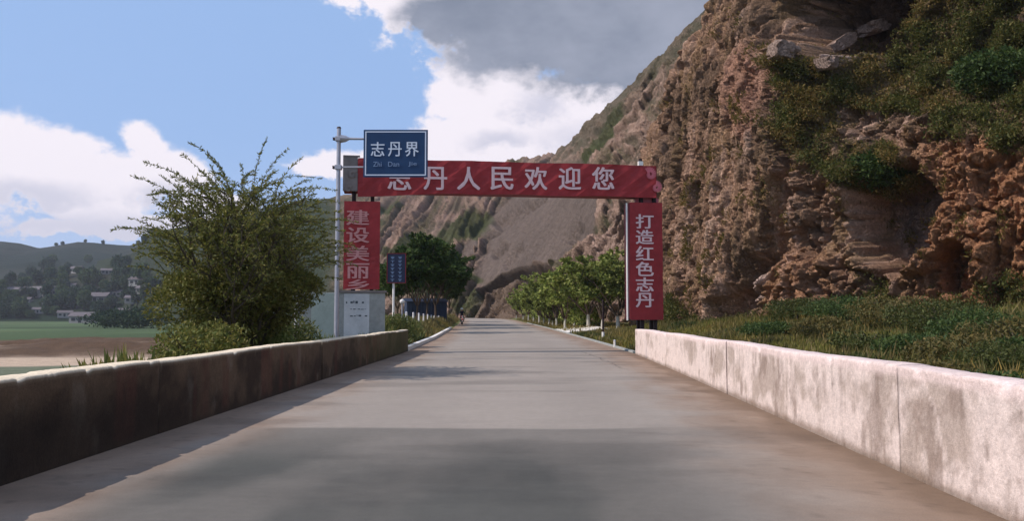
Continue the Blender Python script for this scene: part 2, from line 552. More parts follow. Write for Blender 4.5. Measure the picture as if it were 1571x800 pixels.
def build_ground():
    xs = np.concatenate([-np.geomspace(2300, 60, 36), np.arange(-58, -16, 1.2), np.arange(-16, 18, .33), np.arange(18, 60, 3), np.geomspace(62, 2300, 26)])
    ys = np.concatenate([np.arange(-60, -6, 4), np.arange(-6, 60, .5), np.arange(60, 160, 1.1), np.geomspace(162, 2400, 70)])
    X, Y = np.meshgrid(xs, ys, indexing='ij')
    Z = groundZ(X, Y)
    L, R = roadL(Y), roadR(Y)
    n1 = fbm(X * .05, Y * .05, 0, 5, 41); n2 = fbm(X * .5, Y * .5, 0, 4, 42)
    grass = np.array(srgb(86, 96, 52)); field = np.array(srgb(70, 86, 56)); sand = np.array(srgb(176, 156, 134))
    dirt = np.array(srgb(150, 122, 98)); dull = np.array(srgb(98, 104, 84))
    C = np.ones(X.shape + (3,)) * grass
    C = C + (dirt - C) * (sstep(-.1, .5, n2)[..., None] * .45)
    left = sstep(10, 16, L - X)
    Yw = Y + 5 * n1 - (X + 35) * .12
    lc = np.ones_like(C) * dull
    lc = lc + (sand - lc) * sstep(69, 72, Yw)[..., None]
    er = sstep(82, 88, Yw)[..., None]
    rg = sstep(.0, .5, fbm(X * .07, Y * .28, 0, 4, 44, .6))
    lc = lc + ((dirt * .3) * (1 - rg[..., None]) + sand * .5 * rg[..., None] - lc) * er
    lc = lc + (grass * .8 + field * .2 - lc) * sstep(112, 122, Yw)[..., None]
    lc = lc + (field - lc) * sstep(130, 150, Yw)[..., None]
    pat = fbm(np.floor(X / 45 + .3 * n1), np.floor(Y / 70), 0, 1, 46)
    lc = lc * (1 + .35 * pat * sstep(130, 150, Yw))[..., None]
    lc = lc + (np.array(srgb(112, 112, 70)) - lc) * (sstep(.15, .5, fbm(X * .012, Y * .03, 5, 4, 47)) * sstep(140, 170, Yw) * .6)[..., None]
    C = C + (lc - C) * left[..., None]
    V = np.stack([X, Y, Z], -1).reshape(-1, 3)
    me = np_mesh('ground', V, grid_faces(len(xs), len(ys)), C.reshape(-1, 3))
    tag(link('ground', me, M['ground']), 'earth and grass ground on both sides of the road', kind='structure')


build_ground()


def build_road():
    ys = np.concatenate([np.arange(-12, 3, .2), np.arange(3, 14, .055), np.arange(14, 45, .14), np.arange(45, 120, .6), np.geomspace(121, 1500, 60)])
    us = np.linspace(0, 1, 110)
    Y, U = np.meshgrid(ys, us, indexing='ij')
    L, R = roadL(Y) + .02, roadR(Y) - .02
    X = L + (R - L) * U
    camber = .03 * (1 - (2 * U - 1) ** 2)
    Z = roadZ(Y) + camber * .0 + .0
    n = fbm(X * .5, Y * .25, 0, 5, 51); nf = fbm(X * 2.2, Y * 1.4, 0, 4, 52)
    base = np.array(srgb(144, 135, 124)); dirt = np.array(srgb(140, 117, 97)); dark = np.array(srgb(78, 77, 71))
    C = np.ones(X.shape + (3,)) * base * (1 + .10 * n)[..., None]
    el = sstep(1.7, .2, X - L + .5 * nf + .3 * n); e2 = sstep(1.8, .2, R - X + .5 * nf + .3 * n)
    C = C + (dirt * (.92 + .2 * nf[..., None]) - C) * (np.maximum(el, e2)[..., None] * .9)
    g = sstep(.45, .12, R - X + .25 * nf) * sstep(36, 32, Y)
    C = C + (np.array(srgb(112, 92, 74)) - C) * (g[..., None] * .8)
    lt = np.exp(-((U - .33) / .1) ** 2) + np.exp(-((U - .66) / .1) ** 2)
    C = C * (1 - .06 * lt)[..., None]
    # darker stretch nearest the camera: ends in an uneven line across the lane, fades out towards both edges
    fr = 10.45 + .10 * fbm(X * 1.1, 0, 0, 4, 63) + .02 * (X + .4) ** 2
    pt = sstep(.10, -.10, Y - fr) * sstep(.35, 1.5, X - L + .5 * n) * sstep(.5, 2.2, R - X + .8 * n)
    pt_var = .75 + .25 * sstep(-.3, .3, fbm(X * .9, Y * .35, 4, 5, 66))
    dk_var = sstep(.0, .45, fbm(X * .5, Y * .35, 4, 4, 65))
    dk = dark * (1 + .10 * nf[..., None]); dk = dk + (np.array(srgb(62, 64, 58)) - dk) * (dk_var * .6)[..., None]
    C = C + (dk - C) * (pt * pt_var * (.62 + .38 * sstep(10.2, 7.5, Y)))[..., None]
    # faint darker smears and patches all along the lane
    sm = sstep(.12, .5, fbm(X * .35, Y * .9, 7, 5, 67)) * sstep(60, 30, Y)
    C = C * (1 - .22 * sm)[..., None]
    grit = sstep(.35, .6, fbm(X * 9, Y * 9, 1, 3, 68)) * np.maximum(el, e2)
    C = C * (1 - .25 * grit)[..., None]
    V = np.stack([X, Y, Z], -1).reshape(-1, 3)
    me = np_mesh('road', V, grid_faces(len(ys), len(us), True), C.reshape(-1, 3))
    tag(link('road', me, M['road']), 'pale pinkish concrete road running through the gate', kind='structure')
    # cracks / joints as thin tar lines
    rnd = random.Random(5)
    mb = MB()

    def crack(x0, y0, x1, y1, w, wob, depth=0):
        n_ = max(6, int(math.hypot(x1 - x0, y1 - y0) / .12)); pts = []; ox = oy = 0
        for k in range(n_ + 1):
            f = k / n_; ox = ox * .85 + rnd.gauss(0, wob); oy = oy * .85 + rnd.gauss(0, wob)
            pts.append((x0 + (x1 - x0) * f + ox, y0 + (y1 - y0) * f + oy))
        for k in range(n_):
            a, b = pts[k], pts[k + 1]
            ln = math.hypot(b[0] - a[0], b[1] - a[1]) or 1; nx, ny = -(b[1] - a[1]) / ln, (b[0] - a[0]) / ln
            wa = w * rnd.uniform(.3, 1.0)
            za = float(roadZ(a[1])) + .006
            mb.add([(a[0] - nx * wa, a[1] - ny * wa, za), (a[0] + nx * wa, a[1] + ny * wa, za), (b[0] + nx * wa, b[1] + ny * wa, za), (b[0] - nx * wa, b[1] - ny * wa, za)], [(0, 1, 2, 3)])
            if depth < 1 and rnd.random() < .05:
                an = rnd.uniform(0, 6.28); l_ = rnd.uniform(.3, .8)
                crack(b[0], b[1], b[0] + math.cos(an) * l_, b[1] + math.sin(an) * l_, w * .5, wob * .8, depth + 1)
    crack(2.6, 33, 2.9, 22.4, .012, .04)
    for yj in (15.6, 20.6, 25.6, 30.6, 35.8, 41.0, 46.5, 52):
        crack(float(roadL(yj)) + .25, yj, float(roadR(yj)) - .25, yj + .05, .010 + yj * .0004, .004, 1)
    tag(mb.build('road_crack', M['tar']), 'thin dirt filled joints and cracks across the pale road', kind='structure')


build_road()


# ------------------------------------------------------------------ parapet walls
def parapet(name, side, label):
    root = empty(name, (-3.95 if side < 0 else 3.0, 0, 0)); tag(root, label, 'wall')
    H = .81 if side < 0 else .88
    th = .30
    cuts = [-9, 0.5, 7.6, 15.2, 23.2, 30.9] if side > 0 else [-9, 1.5, 10, 18.5, 26.5, 34.2]
    segs = list(zip(cuts[:-1], cuts[1:]))
    if side > 0: segs.append((30.94, 31.75))
    for si, (a, b) in enumerate(segs):
        a2, b2 = a + .008, b - .008
        ny = max(8, int((b2 - a2) / .045)) if a > -1 else 40
        ys = np.linspace(a2, b2, ny)
        # profile from road-side foot over the top to the back foot
        prof = [(0, h) for h in np.linspace(-.05, H - .03, 26)] + [(.004, H - .006), (.012, H), (.10, H + .004), (.2, H + .004), (th - .02, H), (th, H - .02)] + [(th, h) for h in np.linspace(H - .1, -.3, 6)]
        P = np.array(prof)
        Y, K = np.meshgrid(ys, np.arange(len(P)), indexing='ij')
        off = P[K, 0]; Z = P[K, 1]
        edge = roadR(Y) if side > 0 else roadL(Y)
        seg_r = (si * 37 % 11 - 5) * .002
        n = fbm(Y * 1.1, Z * 1.5, si, 4, 71 + si)
        chip = sstep(.22, .5, fbm(Y * 4.3, off * 3, si * 3.3, 5, 72, .6)) * np.exp(-((Z - H) / .05) ** 2)
        sg = 1 if side > 0 else -1
        off = off + .012 * n * (Z < H - .02) + seg_r
        X = edge + sg * (off + .004 * fbm(Y * 14, Z * 14, 2, 3, 70) + .03 * chip * (off < .1))
        Zw = Z * (1 + .012 * np.sin(Y * .8 + si)) + .006 * fbm(Y * 2, 0, 0, 3, 73) * (Z > .3) - .025 * chip + roadZ(Y)
        # colour
        n1 = fbm(Y * .9, Z * 1.3, si * 2, 5, 74, .6); n2 = fbm(Y * 3.2, Z * 1.2, 3, 5, 75, .6)
        streak = fbm(Y * 2.6, Z * .35, 8, 4, 76)
        vein = 1 - np.abs(fbm(Y * 1.1 + .6 * n2, Z * .9 + .3 * n1, 9, 4, 77)) * 9
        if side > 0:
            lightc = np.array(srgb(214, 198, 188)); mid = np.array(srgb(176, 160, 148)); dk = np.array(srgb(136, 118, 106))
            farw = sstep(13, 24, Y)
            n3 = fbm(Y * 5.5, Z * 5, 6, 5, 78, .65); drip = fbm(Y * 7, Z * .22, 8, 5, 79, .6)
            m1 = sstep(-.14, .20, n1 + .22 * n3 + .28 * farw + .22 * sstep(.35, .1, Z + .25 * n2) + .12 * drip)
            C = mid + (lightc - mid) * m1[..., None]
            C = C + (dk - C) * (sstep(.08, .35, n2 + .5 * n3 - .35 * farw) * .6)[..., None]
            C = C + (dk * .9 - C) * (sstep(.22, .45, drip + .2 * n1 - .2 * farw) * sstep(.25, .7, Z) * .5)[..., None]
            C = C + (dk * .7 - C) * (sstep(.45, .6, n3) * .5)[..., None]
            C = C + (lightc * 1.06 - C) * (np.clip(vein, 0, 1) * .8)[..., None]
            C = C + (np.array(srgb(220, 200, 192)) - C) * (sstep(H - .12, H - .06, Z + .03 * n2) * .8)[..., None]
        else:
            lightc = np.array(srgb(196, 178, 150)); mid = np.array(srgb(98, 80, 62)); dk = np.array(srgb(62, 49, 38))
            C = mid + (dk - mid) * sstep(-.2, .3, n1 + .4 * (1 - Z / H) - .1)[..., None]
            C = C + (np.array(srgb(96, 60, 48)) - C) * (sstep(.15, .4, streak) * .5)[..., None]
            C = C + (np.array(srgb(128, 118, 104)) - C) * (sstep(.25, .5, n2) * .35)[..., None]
            C = C + (np.array(srgb(36, 30, 25)) - C) * (sstep(14, 6, Y) * sstep(.75, .3, Z + .15 * n1) * .9)[..., None]  # deep shade at the near end painted in, darkest at the foot
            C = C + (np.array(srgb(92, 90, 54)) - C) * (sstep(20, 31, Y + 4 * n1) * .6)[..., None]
            C = C + (np.array(srgb(222, 206, 178)) - C) * sstep(H - .035, H - .01, Z)[..., None]  # sunlight on the top edge painted in, paler than the shaded face
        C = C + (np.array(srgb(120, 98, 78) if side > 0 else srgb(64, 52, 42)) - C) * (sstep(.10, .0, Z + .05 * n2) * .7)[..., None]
        V = np.stack([X, Y, Zw], -1)
        nu, nv = V.shape[:2]
        Vf = V.reshape(-1, 3) - np.array([root.location.x, 0, 0]); Cf = C.reshape(-1, 3)
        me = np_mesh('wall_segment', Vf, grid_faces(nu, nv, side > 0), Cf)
        bm = bmesh.new(); bm.from_mesh(me); bm.verts.ensure_lookup_table()
        for r in (0, nu - 1):
            ring = [bm.verts[r * nv + k] for k in range(nv)]
            try: f_ = bm.faces.new(ring); f_.smooth = False
            except ValueError: pass
        bmesh.ops.recalc_face_normals(bm, faces=bm.faces)
        bm.to_mesh(me); bm.free()
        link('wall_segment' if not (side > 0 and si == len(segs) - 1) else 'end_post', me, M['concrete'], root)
    return root


parapet('parapet_wall', -1, 'shaded brown concrete parapet wall along the left edge of the road')
parapet('parapet_wall', 1, 'sunlit pale pinkish concrete parapet wall along the right edge of the road')


# ------------------------------------------------------------------ right-hand cliff
def catmull(P, n):
    P = np.vstack([2 * P[0] - P[1], P, 2 * P[-1] - P[-2]])
    out = []
    m = len(P) - 3
    for t_ in np.linspace(0, m - 1e-6, n):
        i = int(t_); f = t_ - i
        p0, p1, p2, p3 = P[i:i + 4]
        out.append(.5 * ((2 * p1) + (-p0 + p2) * f + (2 * p0 - 5 * p1 + 4 * p2 - p3) * f * f + (-p0 + 3 * p1 - 3 * p2 + p3) * f ** 3))
    return np.array(out)


def resample(C, n, wfun):
    d = np.linalg.norm(np.diff(C, axis=0), axis=1)
    w = d * wfun((C[1:] + C[:-1]) / 2)
    s = np.concatenate([[0], np.cumsum(w)]); q = np.linspace(0, s[-1], n)
    return np.stack([np.interp(q, s, C[:, k]) for k in range(2)], 1)


CL = {}
def build_cliff():
    c = catmull(CB, 3000)
    # more columns where the face is in view
    c = resample(c, 900, lambda p: np.where((p[:, 0] < 31) & (p[:, 1] < 66), 1.0, .10))
    nT = 470
    tan = np.gradient(c, axis=0); tan /= np.linalg.norm(tan, axis=1)[:, None]
    N = np.stack([-tan[:, 1], tan[:, 0]], 1)          # candidate normal
    # face towards the road (negative x for the main run)
    k = np.argmin(np.abs(c[:, 1] - 45))
    if N[k, 0] > 0: N = -N
    for _ in range(12): N = (np.roll(N, 1, 0) + N * 2 + np.roll(N, -1, 0)) / 4
    N /= np.linalg.norm(N, axis=1)[:, None]
    s = np.arange(len(c))
    t_ = np.linspace(0, 1, nT)
    Bx, By = c[:, 0][:, None], c[:, 1][:, None]
    crest = np.interp(By[:, 0], [-60, 40, 50, 54, 56, 59, 61.5], [30, 29, 26, 23.5, 21.5, 18.3, 15.0])
    endside = np.arange(len(c)) < np.argmin((c[:, 0] - 9.05) ** 2 + (c[:, 1] - 61.5) ** 2)
    crest = np.where(endside, 15.0 + .35 * (c[:, 0] - 9.05), crest)
    crest = crest + .5 * fbm(c[:, 0] * .3, c[:, 1] * .3, 0, 4, 81)
    T1 = .86
    zf = np.interp(np.clip(t_ / T1, 0, 1), [0, .84, 1], [0, .70, 1])[None, :]
    back = np.clip((t_ - T1) / (1 - T1), 0, 1)[None, :]
    zb = cliffBaseZ(By) - 1.2
    Z = zb + (crest[:, None] - zb) * zf
    lean = .07 * Z + .006 * np.maximum(Z - 9, 0) ** 2
    # the bushy shelf high on the right lies back
    sh = sstep(48, 44, By)
    lean = lean + sh * sstep(8.5, 15.5, Z) * 4.2
    off = -lean - back ** 1.3 * 26
    Z = Z + back * 7 + .0
    X0 = Bx + N[:, 0][:, None] * off; Y0 = By + N[:, 1][:, None] * off
    px, py = proj(X0, Y0, Z)
    # ---- relief
    arc = np.concatenate([[0], np.cumsum(np.linalg.norm(np.diff(c, axis=0), axis=1))])[:, None] + 0 * Z
    warp = fbm(arc * .2, Z * .12, 0, 4, 82) * 1.0
    big = fbm(arc * .13, Z * .09, 3, 4, 83) * 1.0
    flute = fbm(arc * 1.0 + warp * .9, Z * .10, 1, 5, 84, .6, True)
    flute2 = fbm(arc * 3.0 + warp * 2, Z * .45, 2, 4, 85, .6, True)
    l1, l2, lid = worley(arc * 1.5 + warp, Z * .55 + warp, 0 * Z + .5, 98)
    f1, f2, cid = worley(arc * .42 + warp * .5, Z * .50 + warp, 0 * Z + .5, 86)
    g1, g2, gid = worley(arc * 1.15 + warp, Z * 1.25 + warp * 2, 0 * Z + .5, 87)
    h1, h2, hid = worley(arc * 2.9 + warp * 2, Z * 2.9, 0 * Z + .5, 88)
    fine = fbm(arc * 4, Z * 4, 0, 4, 89, .65)
    right = sstep(1165, 1215, px + 14 * fbm(arc * .5, Z * .4, 0, 3, 90))
    crackw = lambda F1, F2, w: np.clip((F2 - F1) / w, 0, 1)
    dl = .60 * flute + .22 * flute2 + .9 * big + .10 * fine + .45 * (lid - .5) * crackw(l1, l2, .2) + .22 * (crackw(l1, l2, .14) - 1) + .10 * (hid - .5)
    dr = 1.0 * (cid - .5) * crackw(f1, f2, .18) + .4 * (crackw(f1, f2, .12) - 1) + .55 * (gid - .5) * crackw(g1, g2, .2) + .35 * (crackw(g1, g2, .18) - 1) + .9 * big + .55 * flute + .2 * flute2 + .28 * (hid - .5) * crackw(h1, h2, .25) + .16 * (crackw(h1, h2, .25) - 1) + .12 * fine
    pit = sstep(.22, .34, fbm(arc * 1.5 + .8 * warp, Z * .33, 9, 5, 180, .62)) ; pit2 = sstep(.25, .33, fbm(arc * 3.2 + warp, Z * 1.1, 12, 4, 181, .62))
    rid = fbm(arc * 2.2 + 1.5 * warp, Z * 1.5, 15, 6, 182, .62, True)
    dl = dl - .75 * pit - .30 * pit2 + .18 * rid
    dr = dr - .45 * pit - .30 * pit2 + .40 * rid
    d = dl * (1 - right) + dr * right
    # the deep cleft between the fluted face and the broken face
    cl = [(1178, -20), (1172, 70), (1186, 120), (1196, 190), (1206, 260), (1192, 330), (1180, 395), (1150, 435), (1105, 500)]
    cyy = np.array([q[1] for q in cl]); cxx = np.array([q[0] for q in cl])
    cx_ = np.interp(py, cyy, cxx) + 10 * fbm(arc * 0, Z * .9, 0, 3, 91)
    wv = np.interp(py, [-20, 60, 150, 260, 330, 400, 440, 500], [14, 10, 6, 8, 15, 22, 22, 14])
    cleft = np.exp(-((px - cx_) / wv) ** 2)
    d = d - 1.9 * cleft * sstep(-60, 40, py) * sstep(510, 480, py)
    # hollows: dark cave at the top, smooth grey recess, small recess, foot hollows
    nz_ = .22 * fbm(arc * .9, Z * .9, 0, 4, 92)
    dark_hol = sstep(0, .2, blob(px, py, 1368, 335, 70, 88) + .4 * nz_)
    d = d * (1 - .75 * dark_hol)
    hol = [(1290, 18, 124, 78, 0, 6.5), (1368, 330, 72, 92, 0, 3.6), (1466, 415, 36, 44, 0, 2.4), (1130, 470, 50, 26, -30, .9), (1235, 150, 30, 60, 20, .4),
           (1560, 330, 24, 50, 0, .5), (1300, 440, 60, 30, 0, .4), (1510, 300, 20, 60, 0, .5)]
    for (cx, cy, rx, ry, an, dep) in hol:
        d = d - dep * sstep(0, .18 if dep > 2 else .32, blob(px, py, cx, cy, rx, ry, an) + nz_)
    # pale slab leaning in the cleft, ledge of boulders
    d = d + .9 * sstep(0, .4, blob(px, py, 1150, 445, 44, 12, -40) + nz_ * .6)
    d = d + 1.1 * sstep(0, .5, blob(px, py, 1205, 92, 46, 24, 0) + nz_)
    d = d + .9 * sstep(0, .5, blob(px, py, 1300, 92, 60, 22, -30) + nz_)
    d = d + .8 * sstep(0, .5, blob(px, py, 1240, 440, 60, 60, 0) + nz_)
    veg = np.maximum.reduce([
        blob(px, py, 1440, 95, 170, 95, 0), blob(px, py, 1560, 130, 170, 105, 0), blob(px, py, 1290, 130, 105, 42, 8),
        blob(px, py, 1250, 200, 60, 60, 20) * .6, blob(px, py, 1325, 255, 62, 48, 0), blob(px, py, 1480, 10, 130, 40, 0)])
    veg = sstep(.02, .22, veg + .30 * fbm(arc * .7, Z * .7, 4, 5, 93) )
    veg = veg * sstep(-.1, .25, 1 - sstep(0, .3, blob(px, py, 1285, 0, 118, 84, 0)))
    d = d * (1 - .35 * veg) + veg * .25
    top = sstep(.0, .3, back)
    d = d * (1 - .7 * top)
    Xc = X0 + N[:, 0][:, None] * d; Yc = Y0 + N[:, 1][:, None] * d
    Zc = Z + .10 * fine + .12 * (gid - .5) * right
    # ---- colour of the rock, with the cave's shade painted in
    pinkb = np.array(srgb(158, 126, 102)); grey = np.array(srgb(130, 106, 86)); orange = np.array(srgb(172, 122, 86)); ochre = np.array(srgb(152, 126, 88))
    soil = np.array(srgb(104, 90, 62)); dkr = np.array(srgb(116, 102, 94))
    a = fbm(arc * .35, Z * .25, 5, 5, 94); b = fbm(arc * 1.4, Z * .5, 6, 5, 95)
    C = pinkb + (grey - pinkb) * sstep(-.25, .3, a)[..., None]
    C = C + (ochre - C) * (sstep(.0, .4, b) * .4)[..., None]
    vs_ = fbm(arc * 2.4 + warp, Z * .16, 21, 5, 183, .6); vs3 = fbm(arc * 5, Z * .7, 23, 4, 184, .6)
    C = C + (np.array(srgb(196, 164, 144)) - C) * (sstep(.08, .4, vs_) * .6)[..., None]
    C = C + (np.array(srgb(98, 80, 64)) - C) * (sstep(.08, .4, -vs_ - .3 * vs3) * .5)[..., None]
    rr = sstep(1330, 1480, px + 60 * a) * sstep(180, 240, py)
    C = C + (orange - C) * (np.maximum(rr, sstep(0, .4, blob(px, py, 1230, 430, 75, 60) + .3 * b) * .5) * .75)[..., None]
    C = C + (np.array(srgb(172, 130, 110)) - C) * (sstep(0, .4, blob(px, py, 1150, 140, 40, 90) + .3 * b) * .7)[..., None]
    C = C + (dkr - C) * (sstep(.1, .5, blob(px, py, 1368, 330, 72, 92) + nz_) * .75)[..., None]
    C = C + (np.array(srgb(82, 62, 50)) - C) * (sstep(.1, .5, blob(px, py, 1285, 0, 118, 84) + nz_) * .75)[..., None]  # cave shade painted into the colour as dark brown
    # pale leaning slab and boulder ledge
    C = C + (np.array(srgb(196, 172, 158)) - C) * (np.maximum(sstep(0, .3, blob(px, py, 1150, 445, 44, 12, -40)), sstep(0, .3, blob(px, py, 1300, 92, 60, 20, -30))) * .8)[..., None]
    ht = fbm(hid * 9, gid * 5, 0, 1, 97)
    C = C * (1 + .16 * ht + .10 * (lid - .5))[..., None]
    C = C + (soil - C) * (veg * .85)[..., None]
    C = C + (soil - C) * (top[..., None] * (sstep(-.2, .2, a)[..., None]) * .8)
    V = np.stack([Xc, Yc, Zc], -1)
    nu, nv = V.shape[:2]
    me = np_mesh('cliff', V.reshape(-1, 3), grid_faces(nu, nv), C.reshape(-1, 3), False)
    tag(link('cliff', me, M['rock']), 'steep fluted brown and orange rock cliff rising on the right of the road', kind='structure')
    CL.update(V=V, veg=veg, px=px, py=py, N=N)


build_cliff()


# ------------------------------------------------------------------ mountain behind the gate
MT = {}
def build_mountain():
    # ridge line (photo direction) with its distance, and foot distance for each direction
    sil = np.array([(150, 402, 760, 640), (200, 388, 700, 600), (235, 356, 660, 560), (300, 346, 620, 480), (380, 330, 560, 420), (470, 308, 500, 360), (530, 302, 470, 320),
                    (600, 292, 430, 260), (660, 280, 400, 215), (740, 262, 350, 180), (800, 247, 310, 150), (850, 237, 270, 125), (875, 222, 235, 112), (905, 192, 200, 100),
                    (940, 160, 165, 92), (985, 118, 140, 86), (1040, 62, 120, 80), (1100, -8, 106, 76), (1160, -80, 98, 73), (1300, -200, 95, 72)], float)
    nu, nv = 760, 420
    pxu = np.concatenate([np.linspace(150, 540, 130), np.linspace(541, 1300, nu - 130)])
    rd = np.array([ray(a, b) for a, b in sil[:, :2]])
    slope_el = np.interp(pxu, sil[:, 0], rd[:, 1])
    tx = np.interp(pxu, sil[:, 0], rd[:, 0])
    dr_ = np.interp(pxu, sil[:, 0], sil[:, 2]); df = np.interp(pxu, sil[:, 0], sil[:, 3])
    T1 = .88
    t_ = np.linspace(0, 1, nv)
    f = np.clip(t_ / T1, 0, 1)[None, :]
    bk = np.clip((t_ - T1) / (1 - T1), 0, 1)[None, :]
    Hr = CAMZ + slope_el * dr_
    D = df[:, None] + (dr_ - df)[:, None] * f ** 1.15
    z0 = -3.0
    Z = z0 + (Hr[:, None] - z0) * f ** .92
    D = D + bk * 120; Z = Z - bk ** 1.5 * 30
    X = tx[:, None] * D; Y = D + 0 * X
    px, py = proj(X, Y, Z)
    n1 = fbm(X * .02, Y * .02, Z * .02, 5, 101)
    # strata that climb to the right: band coordinate across them
    ang = np.interp(px, [560, 700, 760, 900], [14, 32, 44, 52])
    ca, sa = np.cos(np.radians(ang)), np.sin(np.radians(ang))
    along = (px * ca - py * sa) / 60.0; across = (px * sa + py * ca) / 60.0
    scl = D / 300.0
    st = fbm(across * 3.4 + .5 * n1, along * .55, 0, 5, 102, .6, True)
    st2 = fbm(across * 9, along * 1.6, 3, 4, 103, .6, True)
    blk = worley(across * 3.0, along * 1.5, 0 * X + .5, 104)
    slab = np.maximum(blob(px, py, 815, 350, 130, 44, -52), blob(px, py, 860, 330, 60, 90, 30))
    slab = sstep(.0, .16, slab + .04 * n1)
    slab2 = sstep(.0, .2, blob(px, py, 770, 335, 95, 14, -45))
    slab = np.maximum(slab, slab2) * sstep(1000, 930, px)
    rough = (1 - slab)
    leftg = sstep(560, 480, px)
    q1 = across * 2.6 + 1.5 * fbm(across * .9, along * .5, 2, 4, 113) + .5 * n1
    saw = q1 - np.floor(q1); saw = np.where(saw < .86, saw / .86, (1 - saw) / .14)
    q2 = across * 7.5 + 2.0 * fbm(across * 2, along * 1.6, 5, 4, 114)
    saw2 = q2 - np.floor(q2); saw2 = np.where(saw2 < .8, saw2 / .8, (1 - saw2) / .2)
    brk = sstep(-.25, .25, fbm(across * 2, along * 2.2, 6, 3, 115)); brk2 = sstep(-.1, .2, fbm(across * 5, along * 5, 8, 3, 116))
    d = (saw * 4.6 * (.35 + .65 * brk) + saw2 * 1.9 * brk2 + st * 1.2 + st2 * 1.1 + (blk[2] - .5) * 2.4) * rough * (1 - leftg) + n1 * 4 * leftg
    right_rock = sstep(860, 890, px) * sstep(200, 300, py)
    d = d + right_rock * rough * 2.2 * fbm(px / 14, py / 30, 0, 5, 105, .6, True)
    d = d + slab * .35 * fbm(across * 6, along * .6, 7, 3, 106)
    # grooves along the slab edges
    for (x0, y0, x1, y1, w, dep) in [(735, 372, 838, 300, 5, 4), (800, 378, 775, 410, 5, 2), (690, 425, 730, 388, 5, 3), (715, 330, 800, 262, 4, 2.5), (760, 345, 810, 310, 6, 3),
                                     (890, 345, 876, 372, 6, 3.5), (948, 340, 925, 362, 4, 3), (930, 352, 898, 372, 9, 3.5), (725, 405, 745, 385, 4, 2), (760, 395, 775, 375, 6, 3)]:
        L_ = math.hypot(x1 - x0, y1 - y0); ux, uy = (x1 - x0) / L_, (y1 - y0) / L_
        a = (px - x0) * ux + (py - y0) * uy; b_ = -(px - x0) * uy + (py - y0) * ux + 3 * fbm(a / 14, 0, 1, 3, 107)
        g = np.exp(-(b_ / w) ** 2) * sstep(-6, 6, a) * sstep(L_ + 6, L_ - 6, a)
        d = d - 1.5 * dep * g
    # undercut below the slab
    lip = np.interp(px, [700, 740, 770, 800, 840, 870], [470, 443, 420, 412, 403, 440]) + 3 * fbm(px / 12, 0, 0, 3, 108)
    cut = sstep(-1, 3, py - lip) * sstep(34, 12, py - lip) * sstep(728, 745, px) * sstep(862, 840, px)
    d = d - cut * 12
    gr = sstep(.0, .3, np.maximum.reduce([blob(px, py, 705, 362, 62, 22, -32), blob(px, py, 640, 385, 50, 16, -20), blob(px, py, 930, 215, 12, 60, 35), blob(px, py, 600, 330, 30, 10, 0) * .6, blob(px, py, 650, 430, 90, 40, 0), blob(px, py, 780, 470, 90, 30, 0)]) + .35 * fbm(px / 18, py / 12, 0, 4, 109))
    gr = np.maximum(gr, leftg * .9)
    back_n = -1.0
    amp = scl * (1.0 - .5 * sstep(.75, 1.0, f))
    rk = fbm(px / 9, py / 8, 0, 5, 117, .62, True)
    d = d + rk * 2.0 * rough * (1 - leftg) * (.3 + .7 * brk2) + .25 * rk * slab
    d = d * amp * sstep(0, .06, 1 - bk)
    # push along the view-side slope normal (towards the valley and upward)
    nx, ny, nz = -.35, -.75, .55
    Xc = X + nx * d; Yc = Y + ny * d; Zc = Z + nz * d * .7
    pk = np.array(srgb(164, 138, 122)); tan = np.array(srgb(114, 102, 84)); sl = np.array(srgb(122, 108, 98)); green = np.array(srgb(80, 88, 52)); dkg = np.array(srgb(62, 72, 52))
    c1 = fbm(px / 22, py / 10, 1, 5, 110, .6)
    C = pk + (tan - pk) * sstep(-.3, .3, c1)[..., None]
    bed = sstep(.45, .75, saw) * brk; bed2 = sstep(.4, .8, saw2) * brk2
    C = C + (np.array(srgb(206, 172, 152)) - C) * ((.55 * bed + .45 * bed2 * (1 - bed)) * rough)[..., None]
    C = C + (np.array(srgb(84, 74, 56)) - C) * (sstep(.22, .0, saw) * brk * .55 * rough)[..., None]
    C = C + (green * 1.0 - C) * (sstep(.05, .4, fbm(across * 1.6, along * 1.1, 5, 5, 111, .6)) * .55 * rough)[..., None]
    streak = fbm((px * .86 - py * -.35) / 16, py / 140, 2, 4, 112)
    C = C + (sl * (1 + .18 * streak[..., None]) - C) * slab[..., None]
    C = C + (pk * 1.12 - C) * (sstep(.0, .3, blob(px, py, 935, 385, 50, 26, -10) + .3 * c1) * .9)[..., None]
    C = C + (green - C) * (gr * .9)[..., None]
    C = C + (dkg - C) * leftg[..., None]
    C = C + (np.array(srgb(126, 108, 92)) - C) * (sstep(-2, 4, py - lip) * sstep(728, 745, px) * sstep(862, 840, px))[..., None]
    upper = sstep(840, 900, px) * sstep(60, 10, py - np.interp(px, sil[:, 0], sil[:, 1]))
    C = C + (np.array(srgb(96, 94, 74)) - C) * (upper * .7)[..., None]
    V = np.stack([Xc, Yc, Zc], -1)
    me = np_mesh('mountain', V.reshape(-1, 3), grid_faces(len(pxu), nv, True), C.reshape(-1, 3), False)
    tag(link('mountain', me, M['mountain']), 'layered rocky mountain slope seen through the gate', kind='structure')
    MT.update(V=V, gr=gr, px=px, py=py)


build_mountain()


